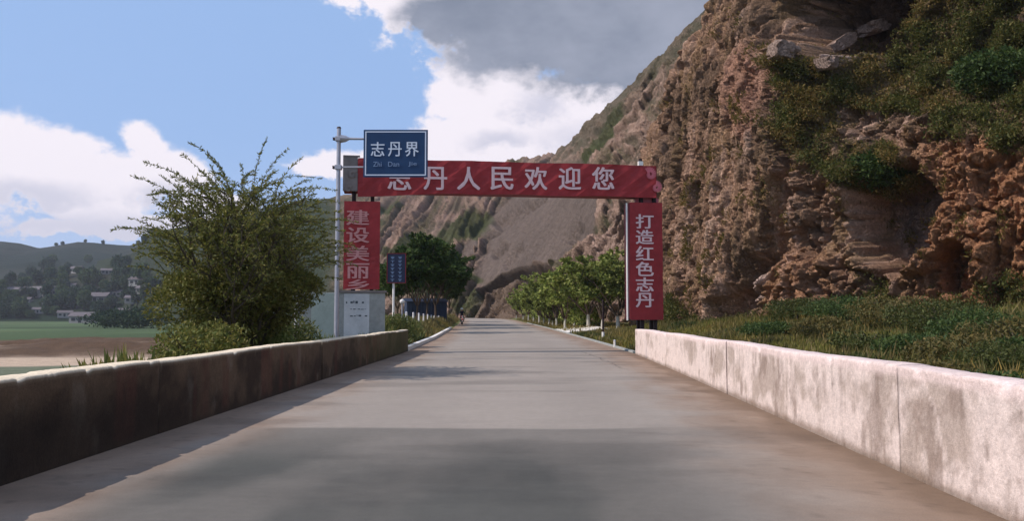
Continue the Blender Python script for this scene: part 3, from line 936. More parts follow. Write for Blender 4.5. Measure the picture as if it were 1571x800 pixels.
def build_far_hills():
    def ridge(name, sil, depth, foot, base_z, seed, cols):
        nu, nv = 300, 90
        sil = np.array(sil, float)
        pxu = np.linspace(sil[0, 0], sil[-1, 0], nu)
        pyu = np.interp(pxu, sil[:, 0], sil[:, 1])
        r = np.array([ray(a, b) for a, b in zip(pxu, pyu)])
        t_ = np.linspace(0, 1, nv)
        f = np.clip(t_ / .8, 0, 1)[None, :]; bk = np.clip((t_ - .8) / .2, 0, 1)[None, :]
        D = foot + (depth - foot) * f + bk * 500
        H = (CAMZ + r[:, 1] * depth)[:, None]
        Z = base_z + (H - base_z) * f - bk * 60
        X = r[:, 0][:, None] * (depth * .4 + D * .6); Y = D + 0 * X
        n = fbm(X * .006, Y * .006, 0, 5, seed, .55, True)
        Z = Z + n * 9 * np.sin(math.pi * np.clip(f, 0, 1)) + 1.2 * fbm(X * .05, Y * .05, 0, 3, seed + 1) * f
        c = fbm(X * .01, Y * .012, 0, 5, seed + 2)
        C = np.array(cols[0]) + (np.array(cols[1]) - np.array(cols[0])) * sstep(-.2, .25, c)[..., None]
        me = np_mesh(name, np.stack([X, Y, Z], -1).reshape(-1, 3), grid_faces(nu, nv, True), C.reshape(-1, 3))
        return link(name, me, M['mountain'])
    o = ridge('hills', [(-900, 330), (-500, 350), (-200, 362), (0, 371), (30, 373), (60, 381), (95, 376), (120, 371), (160, 374), (200, 377), (235, 366), (300, 340), (420, 330), (560, 330)],
              1150, 620, -6, 121, (srgb(44, 58, 48), srgb(62, 68, 58)))
    tag(o, 'dark green hills rising behind the village on the left', kind='structure')
    o2 = ridge('hills', [(-900, 420), (-300, 432), (0, 440), (60, 425), (120, 415), (200, 400), (260, 380), (330, 372), (400, 380)],
               760, 590, -5, 131, (srgb(44, 62, 44), srgb(72, 74, 58)))
    tag(o2, 'lower slope with terraces and trees above the village', kind='structure')


build_far_hills()


# ------------------------------------------------------------------ foliage
def leaf_mesh(name, P, size, rng, cols, elong=2.4, up=.0, dirs=None, jitter=.25):
    """one small diamond leaf (quad) at each point; cols = list of colours to mix"""
    n = len(P)
    sz = size * rng.uniform(.55, 1.4, n) if np.isscalar(size) else size
    if dirs is None:
        a = rng.normal(size=(n, 3))
        a[:, 2] += up
    else:
        a = dirs + rng.normal(size=(n, 3)) * jitter
    a /= np.linalg.norm(a, axis=1)[:, None] + 1e-9
    b = np.cross(a, rng.normal(size=(n, 3))); b /= np.linalg.norm(b, axis=1)[:, None] + 1e-9
    L_ = sz[:, None]; w = (sz / elong)[:, None]
    V = np.stack([P, P + a * L_ * .5 + b * w * .5, P + a * L_, P + a * L_ * .5 - b * w * .5], 1).reshape(-1, 3)
    Fc = np.arange(4 * n).reshape(-1, 4)
    cols = np.array(cols)
    t_ = rng.random(n) * (len(cols) - 1); i = np.minimum(t_.astype(int), len(cols) - 2); f = (t_ - i)[:, None]
    C = cols[i] * (1 - f) + cols[i + 1] * f
    C = C * rng.uniform(.8, 1.2, (n, 1))
    return V, Fc, np.repeat(C, 4, 0)


OLIVE = [srgb(84, 92, 42), srgb(108, 112, 52), srgb(132, 124, 64), srgb(92, 104, 52)]
DARKG = [srgb(48, 66, 34), srgb(64, 84, 42), srgb(84, 98, 50)]
LIGHTG = [srgb(100, 116, 54), srgb(132, 142, 72), srgb(154, 156, 94)]
GRASSC = [srgb(70, 84, 42), srgb(92, 104, 52), srgb(120, 118, 66), srgb(84, 98, 56)]
BROWNG = [srgb(88, 88, 42), srgb(118, 104, 54), srgb(138, 112, 68), srgb(72, 80, 40)]


def grow_tree(name, parent, rnd, rng, stems, height, spread, leaf_size, leaves_per, mats, cols, levels=3, twig_len=.9, whitewash=False, trunk_h=0.0, elong=2.6, base_r=.07, kids=(6, 6, 4), droop=.0, lowleaf=True):
    """branches as tapered tubes, leaves as small quads; returns two objects: trunk, crown"""
    mb = MB()
    LP = []; LD = []

    def branch(p, d, ln, r, lv):
        n = 5 if lv < 2 else 4
        pts = [p.copy()]; rads = [r]
        dd = d.copy(); q = p.copy()
        for k in range(n):
            dd = (dd + Vector((rnd.gauss(0, .12), rnd.gauss(0, .12), rnd.gauss(0, .07) + (.10 if lv < 2 else -.05 - droop)))).normalized()
            q = q + dd * ln / n
            pts.append(q.copy()); rads.append(max(r * (1 - .8 * (k + 1) / n), .004))
        mb.tube(pts, rads, 6 if lv == 0 else (4 if lv == 1 else 3), cap=False)
        if lv >= levels:
            m_ = leaves_per
            for k in range(m_):
                f = rnd.random() ** .8; i = min(int(f * n), n - 1); g = f * n - i
                LP.append(pts[i].lerp(pts[i + 1], g)); LD.append((pts[i + 1] - pts[i]).normalized())
        else:
            nk = kids[lv]
            for k in range(nk):
                f = .25 + .75 * (k + rnd.random() * .8) / nk; f = min(f, .99)
                i = min(int(f * n), n - 1); g = f * n - i
                pp = pts[i].lerp(pts[i + 1], g); base = (pts[i + 1] - pts[i]).normalized()
                az = rnd.uniform(0, 2 * math.pi)
                side = Vector((math.cos(az), math.sin(az), rnd.uniform(-.3, .5)))
                nd = (base * .75 + side * .75).normalized()
                branch(pp, nd, ln * rnd.uniform(.42, .62) * (1.1 - .35 * f), r * .5, lv + 1)
    for s_ in range(stems):
        az = 2 * math.pi * s_ / stems + rnd.uniform(-.3, .3)
        tilt = rnd.uniform(.1, 1.0) * spread
        d = Vector((math.cos(az) * tilt, math.sin(az) * tilt, 1)).normalized()
        p0 = Vector((math.cos(az) * .12 * (stems > 1), math.sin(az) * .12 * (stems > 1), trunk_h))
        branch(p0, d, height * rnd.uniform(.62, .8) * (1 - .15 * tilt), base_r * (.7 if trunk_h else 1), 0)
    if trunk_h:
        mt = MB(); mt.tube([(0, 0, -.3), (.02, 0, trunk_h * .5), (0, .02, trunk_h * 1.05)], [base_r * 1.3, base_r * 1.05, base_r * .85], 8)
        tr = mt.build('trunk', mats['trunk'], parent)
    P = np.array([tuple(v) for v in LP]); Dn = np.array([tuple(v) for v in LD])
    P = P + rng.normal(size=P.shape) * .03
    V, Fc, C = leaf_mesh(name, P, leaf_size, rng, cols, elong, dirs=Dn, jitter=.7)
    crown = link('crown', np_mesh('crown', V, Fc, C, False), mats['leaf'], parent)
    if trunk_h:
        mb.build('branch', mats['branch'], parent)
    else:
        mb.build('trunk', mats['branch'], parent)
    return P


def copy_tree(o, parent=None):
    c = o.copy(); COL.objects.link(c)
    if parent is not None: c.parent = parent
    for ch in list(o.children): copy_tree(ch, c)
    return c


# big feathery tree behind the left parapet
rnd = random.Random(11); rng = np.random.default_rng(11)
tx, ty, _ = at(366, 500, 20.5)
big = empty('feathery_tree', (tx, ty, float(groundZ(np.array([tx]), np.array([ty]))[0]) + .0))
tag(big, 'large olive feathery tree with wispy twigs behind the left parapet wall', 'tree')
big.rotation_euler.z = .5
grow_tree('feathery_tree', big, rnd, rng, 15, 4.7, .8, .085, 14, dict(leaf=M['leaf_olive'], branch=M['twig']), OLIVE, levels=3, kids=(7, 6, 4), base_r=.06, elong=3.2)
# inner leaf mass, low and dense
ext = np.random.default_rng(5)
q = ext.normal(size=(60000, 3)); q /= np.linalg.norm(q, axis=1)[:, None]
q = q * (ext.random(60000) ** .42)[:, None] * np.array([2.25, 1.8, 1.95]) + np.array([0, 0, 2.25])
q = q * (1 - .17 * np.maximum(q[:, 2:3] - 1.6, 0)) + np.array([.15, 0, 0]) * np.maximum(q[:, 2:3] - 1.6, 0)
keep = fbm(q[:, 0] * .9, q[:, 1] * .9, q[:, 2] * .9, 5, 141, .65) > -.10 + .08 * (q[:, 2] - 2)
q = q[keep]
lowf = .62 + .38 * sstep(.2, 2.0, q[:, 2])
q[:, 0] *= lowf; q[:, 1] *= lowf
lowk = sstep(2.6, .8, q[:, 2]); q[:, 0] -= .36 * lowk; q[:, 1] += .20 * lowk
V, Fc, C = leaf_mesh('dense_foliage', q, .095, ext, OLIVE[:3] + [srgb(62, 68, 34)], 2.8)
link('foliage', np_mesh('foliage', V, Fc, C, False), M['leaf_olive'], big)

# wispy shoots that rise out of the crown
sr = random.Random(91); smb = MB(); SPt = []; SDr = []
for k in range(230):
    a = sr.uniform(0, 6.28); rr_ = sr.uniform(0, 1) ** .6 * 1.8
    zz = 3.85 - .36 * rr_ ** 2 + sr.uniform(-.6, .3)
    p = Vector((rr_ * math.cos(a), rr_ * math.sin(a), zz))
    d = Vector((math.cos(a) * rr_ * .45 + sr.gauss(0, .25), math.sin(a) * rr_ * .45 + sr.gauss(0, .25), 1.0)).normalized()
    ln = sr.uniform(.6, 2.1) * (1.15 - .30 * rr_); bend = Vector((math.cos(a + .6), math.sin(a + .6), -.55)) * sr.uniform(.10, .30)
    pts = [p]; m_ = 7
    for i in range(m_):
        d = (d + bend).normalized(); p = p + d * ln / m_; pts.append(p.copy())
    smb.tube(pts, [.009 * (1 - .7 * i / m_) for i in range(m_ + 1)], 3, cap=False)
    for i in range(int(ln * 95)):
        f = sr.random() ** .95; q_ = min(int(f * m_), m_ - 1); SPt.append(pts[q_].lerp(pts[q_ + 1], f * m_ - q_)); SDr.append((pts[q_ + 1] - pts[q_]).normalized())
smb.build('shoot', M['twig'], big)['kind'] = 'stuff'
V, Fc, C = leaf_mesh('shoot_leaves', np.array([tuple(v) for v in SPt]), .075, ext, OLIVE, 3.4, dirs=np.array([tuple(v) for v in SDr]), jitter=.6)
link('shoot_leaves', np_mesh('shoot_leaves', V, Fc, C, False), M['leaf_olive'], big)


def bush(name, x, y, r, h, n, size, cols, label, cat, group=None, seed=1, mat='leaf_olive', stemn=7):
    g = np.random.default_rng(seed)
    z = float(groundZ(np.array([x]), np.array([y]))[0])
    root = empty(name, (x, y, z)); tag(root, label, cat, group)
    q = g.normal(size=(n, 3)); q /= np.linalg.norm(q, axis=1)[:, None]
    rad = g.random(n) ** .35
    lump = 1 + .32 * fbm(q[:, 0] * 1.8 + seed, q[:, 1] * 1.8, q[:, 2] * 1.8, 3, seed)
    q = q * (rad * lump)[:, None] * np.array([r, r, h / 2]) + np.array([0, 0, h / 2])
    q = q[fbm(q[:, 0] * 2.2 / r, q[:, 1] * 2.2 / r, q[:, 2] * 2.2 / r, 3, seed + 5) > -.22]
    V, Fc, C = leaf_mesh('f', q, size, g, cols, 2.4, up=.5)
    link('foliage', np_mesh('foliage', V, Fc, C, False), M[mat], root)
    mb = MB(); rr = random.Random(seed)
    for k in range(stemn):
        a = rr.uniform(0, 6.28); t_ = rr.uniform(.2, .8)
        mb.tube([(0, 0, -.1), (math.cos(a) * r * t_ * .4, math.sin(a) * r * t_ * .4, h * .45), (math.cos(a) * r * t_, math.sin(a) * r * t_, h * .85)], [.03, .02, .008], 4, cap=False)
    mb.build('stem', M['twig'], root)
    return root


# bushes and low growth left of the road
for k, (px, py, Y, r, h, cols, lab) in enumerate([
        (402, 505, 21.5, .75, 1.45, LIGHTG, 'pale green bush beside the big feathery tree'),
        (440, 505, 23.5, .9, 1.35, GRASSC, 'rounded grassy bush left of the sign pole'),
        (310, 520, 17.5, 1.0, 1.25, OLIVE, 'low olive bush under the left side of the feathery tree'),
        (610, 505, 37.5, 1.1, 1.2, GRASSC, 'low green bush at the end of the left parapet wall')]):
    x, y, _ = at(px, py, Y)
    bush('bush', x, y, r, h, 5200, .10, cols, lab, 'bush', seed=200 + k)


def scatter_grass(name, n, sampler, size, cols, label, seed, elong=7, mat='leaf_olive', dry=0):
    g = np.random.default_rng(seed)
    X, Y = sampler(g, n)
    Z = groundZ(X, Y)
    h = size * g.uniform(.5, 1.3, len(X)) * (1 + .8 * fbm(X * .8, Y * .8, 0, 3, seed))
    h = np.maximum(h, .05)
    dirs = np.stack([g.normal(size=len(X)) * .35, g.normal(size=len(X)) * .35, np.ones(len(X))], 1)
    V, Fc, C = leaf_mesh(name, np.stack([X, Y, Z - .02], 1), h, g, cols, elong, dirs=dirs, jitter=.12)
    pt = sstep(.0, .4, fbm(X * .35, Y * .35, 3, 4, seed + 9) + (dry if dry == 0 else dry * sstep(16, 8, X) - .05))[:, None]
    pt = np.repeat(pt, 4, 0); C = C * (1 - pt * .7) + pt * .7 * np.array(srgb(128, 116, 68)) * (.6 + C / C.mean() * .4)
    tag(link(name, np_mesh(name, V, Fc, C, False), M[mat]), label, 'grass', kind='stuff')


def s_rightverge(g, n):
    Y = 4 + 54 * g.random(n) ** 1.0
    u = g.random(n)
    a = roadR(Y) + .4; b = np.minimum(cliffX(Y) + .6, Y * .72 + 4)
    X = a + (b - a) * u
    k = (fbm(X * .5, Y * .5, 0, 4, 151) > -.2 - .3 * (Y < 30))
    return X[k], Y[k]


scatter_grass('verge_grass', 150000, s_rightverge, .24, [srgb(50, 60, 32), srgb(64, 76, 38), srgb(88, 92, 50)], 'dark green grass covering the bank behind the right parapet wall', 161, dry=.35)


def s_stalks(g, n):
    X, Y = s_rightverge(g, n)
    k = (fbm(X * .7, Y * .7, 5, 4, 153) > -.05) & (Y > 14) & (X > roadR(Y) + 1.2)
    return X[k], Y[k]


scatter_grass('tall_weeds', 40000, s_stalks, .42, [srgb(120, 106, 66), srgb(92, 92, 48), srgb(142, 122, 82)], 'taller dry weeds standing in patches on the bank behind the right parapet wall', 164, 18)


def s_leftverge(g, n):
    Y = 14 + 34 * g.random(n)
    X = roadL(Y) - .45 - 7 * g.random(n)
    k = (fbm(X * .5, Y * .5, 0, 4, 152) > -.4)
    return X[k], Y[k]


scatter_grass('verge_grass', 42000, s_leftverge, .5, GRASSC, 'tall grass and weeds behind the left parapet wall', 162)


def s_far(g, n):
    Y = 34 + 110 * g.random(n) ** 1.4
    side = g.random(n) < .5
    X = np.where(side, roadL(Y) - .35 - 5 * g.random(n), roadR(Y) + .35 + 7 * g.random(n))
    return X, Y


scatter_grass('verge_grass', 60000, s_far, .24, [srgb(88, 88, 48), srgb(112, 102, 60), srgb(128, 112, 74), srgb(80, 92, 50)], 'grass along both road edges beyond the gate', 163, 5)

# shrubs that cover the bank on the right, individually
rr = random.Random(77)
k = 0
shrub_labels = ['dark leafy shrub', 'low spreading shrub', 'tall weedy shrub', 'rounded green shrub']
spots = [(1180, 38, .9, .7), (1225, 44, 1.5, 1.1), (1262, 36, 1.2, .8), (1300, 40, 1.6, 1.1), (1335, 28, 1.1, .7), (1372, 36, 1.5, 1.2), (1405, 24, 1.0, .7), (1440, 33, 1.6, 1.2),
         (1470, 22, 1.0, .75), (1500, 29, 1.4, 1.1), (1532, 19, .9, .7), (1560, 26, 1.3, 1.1), (1600, 21, 1.1, .9), (1330, 18, .7, .45), (1430, 15.5, .7, .5), (1510, 13.5, .6, .45)]
sl = ['pale olive shrub nearest the gate on the right bank', 'wide shrub at the cliff foot right of the leaning slab', 'low dark shrub in front of the wide one at the cliff foot', 'bushy shrub at the cliff foot below the grey hollow, left part',
      'small shrub midway up the bank below the grey hollow', 'tall shrub directly below the grey hollow', 'low shrub in the middle of the bank between wall and hollow', 'large shrub below the small dark recess',
      'rounded shrub on the bank in front of the small recess', 'tall weedy shrub below the orange rock', 'dark shrub on the bank near the right picture edge', 'large shrub at the foot of the orange rock at the right edge',
      'shrub cut by the right picture edge', 'tuft-like shrub just behind the right parapet, farthest of three', 'tuft-like shrub just behind the right parapet, middle of three', 'tuft-like shrub just behind the right parapet, nearest of three']
for k, (px, Y, r_, h_) in enumerate(spots):
    x = ray(px, 500)[0] * Y
    x = min(x, float(cliffX(Y)) - .3)
    bush('shrub', x, Y, r_ * rr.uniform(1.1, 1.5), h_ * rr.uniform(.9, 1.1), 5200, .12 if Y > 20 else .08, [DARKG, [srgb(60, 70, 36), srgb(84, 88, 44)], [srgb(84, 82, 42), srgb(112, 98, 56), srgb(64, 72, 38)]][k % 3], sl[k], 'shrub', 'shrubs on the bank below the cliff', seed=300 + k)


# vegetation that clings to the cliff
def cliff_veg():
    g = np.random.default_rng(9)
    V, veg, px, py, N = CL['V'], CL['veg'], CL['px'], CL['py'], CL['N']
    zlim = cliffBaseZ(V[..., 1]) + .5 + 2.4 * np.maximum(fbm(px / 45, 0, 5, 4, 174) + .15, 0)
    foot = sstep(0, .5, zlim - V[..., 2]) * (px > 1020) * (px < 1640) * (V[..., 1] < 62)
    w = veg * (px > 1150) * (px < 1900) * (py > -120) * (py < 320) * (V[..., 2] > 2)
    clump = sstep(-.1, .35, fbm(px / 22, py / 16, 0, 4, 171))
    w = w * (.15 + clump) + foot * .5
    p = (w / w.sum()).ravel()
    n = 170000
    idx = g.choice(p.size, n, p=p)
    P = V.reshape(-1, 3)[idx].copy()
    Nn = np.repeat(N, V.shape[1], 0)[idx]
    out = np.abs(g.normal(size=n)) * .34 * (.4 + clump.ravel()[idx])
    P[:, 0] += Nn[:, 0] * out; P[:, 1] += Nn[:, 1] * out
    P += g.normal(size=P.shape) * .10
    dirs = np.stack([Nn[:, 0] * .8, Nn[:, 1] * .8, g.uniform(-.6, 1.1, n)], 1)
    cx = px.ravel()[idx]; cyy = py.ravel()[idx]
    mixv = fbm(cx / 45, cyy / 30, 0, 3, 172)
    Vv, Fc, C = leaf_mesh('cv', P, .17, g, BROWNG, 2.6, dirs=dirs, jitter=.5)
    dg = np.repeat((mixv > .05) | (cx > 1470) | (cyy > 400), 4)
    C[dg] = C[dg] * np.array([.62, .82, .75])
    o = link('cliff_greenery', np_mesh('cliff_greenery', Vv, Fc, C, False), M['leaf_olive'])
    tag(o, 'olive and brown bushy growth covering the shelf high on the cliff', 'vegetation', kind='stuff')
    # sparse dry tufts on the fluted face
    w = (px > 990) * (px < 1571) * (py > 0) * (py < 480) * sstep(.25, .6, fbm(px / 20, py / 26, 3, 4, 173)) * (1 - veg)
    p = (w / w.sum()).ravel(); n = 16000
    idx = g.choice(p.size, n, p=p); P = V.reshape(-1, 3)[idx] + g.normal(size=(n, 3)) * .05
    Nn = np.repeat(N, V.shape[1], 0)[idx]
    dirs = np.stack([Nn[:, 0] * .8, Nn[:, 1] * .8, g.uniform(-.2, 1.1, n)], 1)
    Vv, Fc, C = leaf_mesh('cv', P, .20, g, BROWNG, 3.5, dirs=dirs, jitter=.4)
    o = link('cliff_tufts', np_mesh('cliff_tufts', Vv, Fc, C, False), M['leaf_olive'])
    tag(o, 'dry grass tufts rooted in the cracks of the rock face', 'vegetation', kind='stuff')


cliff_veg()


# one darker shrub hanging over the grey hollow, and one cedar-like one at the top
def cliff_bush(px, py, r, h, cols, label, seed, n=9000):
    V = CL['V']; d = (CL['px'] - px) ** 2 + (CL['py'] - py) ** 2
    d = np.where((V[..., 1] < 64) & (V[..., 0] < 40), d, 1e9)
    i = np.unravel_index(np.argmin(d), d.shape); p = V[i]
    g = np.random.default_rng(seed)
    root = empty('shrub', tuple(float(v) for v in p)); tag(root, label, 'shrub')
    q = g.normal(size=(n, 3)); q /= np.linalg.norm(q, axis=1)[:, None]
    q = q * (g.random(n) ** .4)[:, None] * np.array([r, r, h]) + np.array([-.3 * r, -.3 * r, .1])
    q = q[fbm(q[:, 0] * 2.2, q[:, 1] * 2.2, q[:, 2] * 2.2, 3, seed) > -.15]
    Vv, Fc, C = leaf_mesh('x', q, .22, g, cols, 2.6, dirs=np.array([[-.5, -.4, .3]] * len(q)), jitter=.7)
    link('foliage', np_mesh('foliage', Vv, Fc, C, False), M['leaf_olive'], root)
    mb = MB()
    for k in range(6):
        a = k * 1.05
        mb.tube([(.5, .2, -.2), (.1, 0, .0), (-r * .5 * abs(math.cos(a)), r * .5 * math.sin(a), h * .4)], [.05, .035, .01], 4, cap=False)
    mb.build('stem', M['twig'], root)


cliff_bush(1325, 262, 1.7, 1.0, DARKG, 'dark green shrub hanging over the grey hollow in the cliff', 401)
cliff_bush(1535, 120, 1.9, 1.1, DARKG, 'dark green shrub on the cliff shelf at the right edge', 402)
cliff_bush(1400, 12, 2.0, .9, DARKG, 'dark bluish shrub at the top of the cliff right of the cave', 403)


# loose pale boulders on the ledge below the cave
def boulder(px, py, sx, sy, sz, rot, label, seed):
    V = CL['V']; ax, ay = proj(V[..., 0], V[..., 1], V[..., 2])
    d = (ax - px) ** 2 + (ay - py) ** 2
    d = np.where((V[..., 1] < 64) & (V[..., 0] < 40), d, 1e9)
    d = np.where(d < 40, V[..., 1], 1e6 + d)
    i = np.unravel_index(np.argmin(d), d.shape); p = V[i] + np.array([-.1, -.35, .15])
    bm = bmesh.new(); bmesh.ops.create_icosphere(bm, subdivisions=4, radius=1)
    co = np.array([v.co[:] for v in bm.verts])
    f1, f2, cid = worley(co[:, 0] * 1.1 + seed, co[:, 1] * 1.1, co[:, 2] * 1.1, seed)
    r = 1 + .5 * (cid - .5) + .10 * fbm(co[:, 0] * 2, co[:, 1] * 2, co[:, 2] * 2, 4, seed) + .08 * np.clip((f2 - f1) / .3, 0, 1)
    co = co * r[:, None]; co += (.16 * (np.round(co * 2.2) / 2.2 - co)); co = np.clip(co, -.74, .74) * np.array([sx, sy, sz])
    for v, c_ in zip(bm.verts, co): v.co = c_
    me = bpy.data.meshes.new('boulder'); bm.to_mesh(me); bm.free()
    cc = np.array(srgb(158, 136, 122)) * (1 + .18 * fbm(co[:, 0] * 3, co[:, 1] * 3, co[:, 2] * 3, 4, seed))[:, None]
    ca = me.color_attributes.new('Col', 'FLOAT_COLOR', 'POINT')
    c4 = np.ones((len(cc), 4), dtype=np.float32); c4[:, :3] = cc; ca.data.foreach_set('color', c4.ravel())
    o = link('boulder', me, M['rock'])
    o.location = tuple(float(v) for v in p); o.rotation_euler = rot
    tag(o, label, 'boulder')


boulder(1198, 92, 1.0, .9, .62, (0, .1, .3), 'rounded pinkish boulder at the left end of the high ledge', 501)
boulder(1290, 72, 1.3, .9, .5, (0, -.6, .2), 'long grey slab leaning on the ledge under the dark cave', 502)
boulder(1345, 45, .9, .9, .5, (0, -.3, .4), 'grey boulder highest on the ledge right of the dark cave', 503)
boulder(1262, 105, .7, .7, .45, (0, -.2, .9), 'small pale rock below the long slab on the ledge', 504)


# ------------------------------------------------------------------ roadside trees beyond the gate
def make_tree_proto(seed, h, spread, trunk_h, cols, whitewash, leaves=9, size=.22, kids=(5, 4, 3)):
    root = empty('roadside_tree')
    grow_tree('t', root, random.Random(seed), np.random.default_rng(seed), 6, h - trunk_h, spread, size, leaves,
              dict(leaf=M['leaf_far'], branch=M['bark'], trunk=M['whitewash'] if whitewash else M['bark']), cols, levels=3, trunk_h=trunk_h, kids=kids, base_r=.09, elong=2.0)
    return root


protoA = make_tree_proto(21, 4.6, .95, .8, LIGHTG, True, 30)
protoB = make_tree_proto(22, 5.2, .85, .9, LIGHTG, True, 30)
protoC = make_tree_proto(23, 8.0, .85, 1.6, DARKG, False, 24, .3, (6, 5, 4))
used = set()


def place(proto, x, y, s, rz, label, group):
    if proto.name in used: o = copy_tree(proto)
    else: o = proto; used.add(proto.name)
    o.location = (x, y, float(groundZ(np.array([x]), np.array([y]))[0])); o.scale = (s * 1.1, s * 1.1, s * [1, .84, 1.1, .92, .78][int(y) % 5]); o.rotation_euler = (0, 0, rz)
    tag(o, label, 'tree', group)
    return o


right_row = [(948, 60, 1.25), (925, 64, 1.2), (903, 70, 1.35), (882, 74, 1.15), (862, 72, .95), (846, 80, .95), (833, 88, .95), (820, 84, .8), (806, 95, .9), (795, 102, .95), (783, 112, .9), (772, 122, .9), (762, 135, .9), (752, 150, .8)]
ords = ['nearest', 'second', 'third', 'fourth', 'fifth', 'sixth', 'seventh', 'eighth', 'ninth', 'tenth', 'eleventh', 'twelfth', 'thirteenth', 'farthest']
rr = random.Random(3)
for i, (px, Y, s) in enumerate(right_row):
    x = max(ray(px, 490)[0] * Y, float(roadR(Y)) + 1.0)
    place([protoA, protoB][i % 2], x, Y, s, rr.uniform(0, 6), '%s light green tree in the row right of the road beyond the gate' % ords[i], 'roadside trees right of the road')
for i, (px, Y, r_, h_) in enumerate([(800, 108, 2.2, 2.6), (822, 92, 1.9, 2.3), (842, 84, 1.8, 2.2), (868, 78, 1.7, 2.4), (895, 72, 1.5, 2.0), (780, 124, 2.4, 3.0), (765, 140, 2.5, 3.2)]):
    x = max(ray(px, 490)[0] * Y, float(roadR(Y)) + 2.6)
    bush('hedge_bush', x, Y, r_, h_, 2600, .26, LIGHTG, '%s light green bush between the tree trunks right of the road' % ['fifth', 'fourth', 'third', 'second', 'nearest', 'sixth', 'farthest'][i], 'bush', 'bushes under the right row of trees', seed=700 + i, mat='leaf_far')
left_row = [(640, 62, .72), (668, 78, .95), (688, 95, .95), (655, 90, 1.0), (628, 100, 1.0), (700, 118, .8), (610, 72, .6)]
for i, (px, Y, s) in enumerate(left_row):
    x = min(ray(px, 490)[0] * Y, float(roadL(Y)) - 1.5)
    place(protoC, x, Y, s, rr.uniform(0, 6), ['small dark tree left of the road just past the blue board', 'broad dark green tree overhanging the left road edge', 'dark green tree behind the motorcyclist', 'dense dark tree in the middle of the left clump', 'dark tree at the back of the left clump', 'farthest dark tree on the left before the bend', 'dark tree behind the small blue board'][i], 'dark trees left of the road')


# ------------------------------------------------------------------ village far left
def far_tree_proto(seed, cols):
    g = np.random.default_rng(seed); n = 900
    q = g.normal(size=(n, 3)); q /= np.linalg.norm(q, axis=1)[:, None]
    lump = 1 + .35 * fbm(q[:, 0] * 2, q[:, 1] * 2, q[:, 2] * 2, 3, seed)
    q = q * (g.random(n) ** .3 * lump)[:, None] * np.array([4, 4, 4.2]) + np.array([0, 0, 5.4])
    V, Fc, C = leaf_mesh('x', q, 1.5, g, cols, 1.6)
    root = empty('hillside_tree')
    link('crown', np_mesh('crown', V, Fc, C, False), M['leaf_far'], root)
    MB().tube([(0, 0, -1), (0, 0, 2), (.2, 0, 4.5)], [.35, .28, .15], 6).build('trunk', M['bark'], root)
    return root


FD = [srgb(44, 62, 50), srgb(54, 74, 54), srgb(70, 86, 60)]
ftp = [far_tree_proto(31, FD), far_tree_proto(32, FD), far_tree_proto(33, [srgb(58, 78, 50), srgb(80, 94, 58)])]
dg = bpy.context.evaluated_depsgraph_get(); dg.update()
hills_objs = [o for o in COL.objects if o.get('kind') == 'structure' and o.name.split('.')[0] in ('hills', 'ground', 'mountain')]
def drop(x, y):
    best = -1e9
    for o in hills_objs:
        ok, loc, nn, idx = o.ray_cast(Vector((x, y, 900)), Vector((0, 0, -1)))
        if ok: best = max(best, loc.z)
    return best if best > -1e8 else 0


def place_far(px, py, dlist=None):
    """walk along the sight line until it meets the slope"""
    a, b = ray(px, py)
    v = Vector((a, 1, b)).normalized(); best = None
    for o in hills_objs:
        if o.name.startswith('ground'): continue
        ok, loc, nn, idx = o.ray_cast(Vector((0, 0, CAMZ)), v)
        if ok and (best is None or loc.length < best.length): best = loc.copy()
    if best is None:
        Y = 600.0; return (a * Y, Y, drop(a * Y, Y))
    return tuple(best)


rr = random.Random(8)
fi = 0
spotsF = []
for i in range(78):
    px = rr.uniform(-20, 236); py = rr.uniform(432, 486)
    spotsF.append((px, py))
for i in range(34):
    px = rr.uniform(20, 225); py = rr.uniform(398, 436); spotsF.append((px, py))
spotsF += [(86, 374), (96, 373), (131, 369), (158, 372), (205, 375), (212, 372), (218, 366), (226, 360), (232, 357), (240, 354), (222, 370), (236, 362), (135, 400), (70, 405), (80, 402), (135, 425), (128, 430), (142, 428), (100, 455), (105, 462), (95, 466), (110, 470), (115, 458)]
for (px, py) in spotsF:
    x, y, z = place_far(px, py + 4)
    p = ftp[rr.randrange(3)]
    if p.name in used: o = copy_tree(p)
    else: o = p; used.add(p.name)
    s = rr.uniform(.6, 1.25) * (.55 if py < 380 else 1)
    o.location = (x, y, z); o.scale = (s, s, s * rr.uniform(.8, 1.2)); o.rotation_euler = (0, 0, rr.uniform(0, 6))
    lab = 'small tree silhouetted on the far hill crest at the left' if py < 380 else ('tree on the upper slope above the far village' if py < 436 else 'bushy tree among the houses of the far village')
    tag(o, lab, 'tree', {'s': 'trees on the far crest', 't': 'trees on the slope above the village', 'b': 'trees among the far houses'}[lab[0]])

# houses
def house_proto():
    r = empty('village_house')
    MB().box(-5, 5, -3, 3, -1, 3).build('wall', M['houseW'], r)
    MB().add([(-5.6, -3.6, 2.9), (5.6, -3.6, 2.9), (5.6, 3.6, 2.9), (-5.6, 3.6, 2.9), (-5.6, 0, 4.8), (5.6, 0, 4.8)], [(0, 1, 5, 4), (2, 3, 4, 5), (0, 4, 3), (1, 2, 5), (0, 3, 2, 1)]).build('roof', M['houseR'], r)
    for k in (-3, 3): MB().box(k - .9, k + .9, -3.06, -2.99, .8, 2.2).build('window', M['dark_door'], r)
    MB().box(-.7, .7, -3.06, -2.99, 0, 2.3).build('door', M['dark_door'], r)
    return r


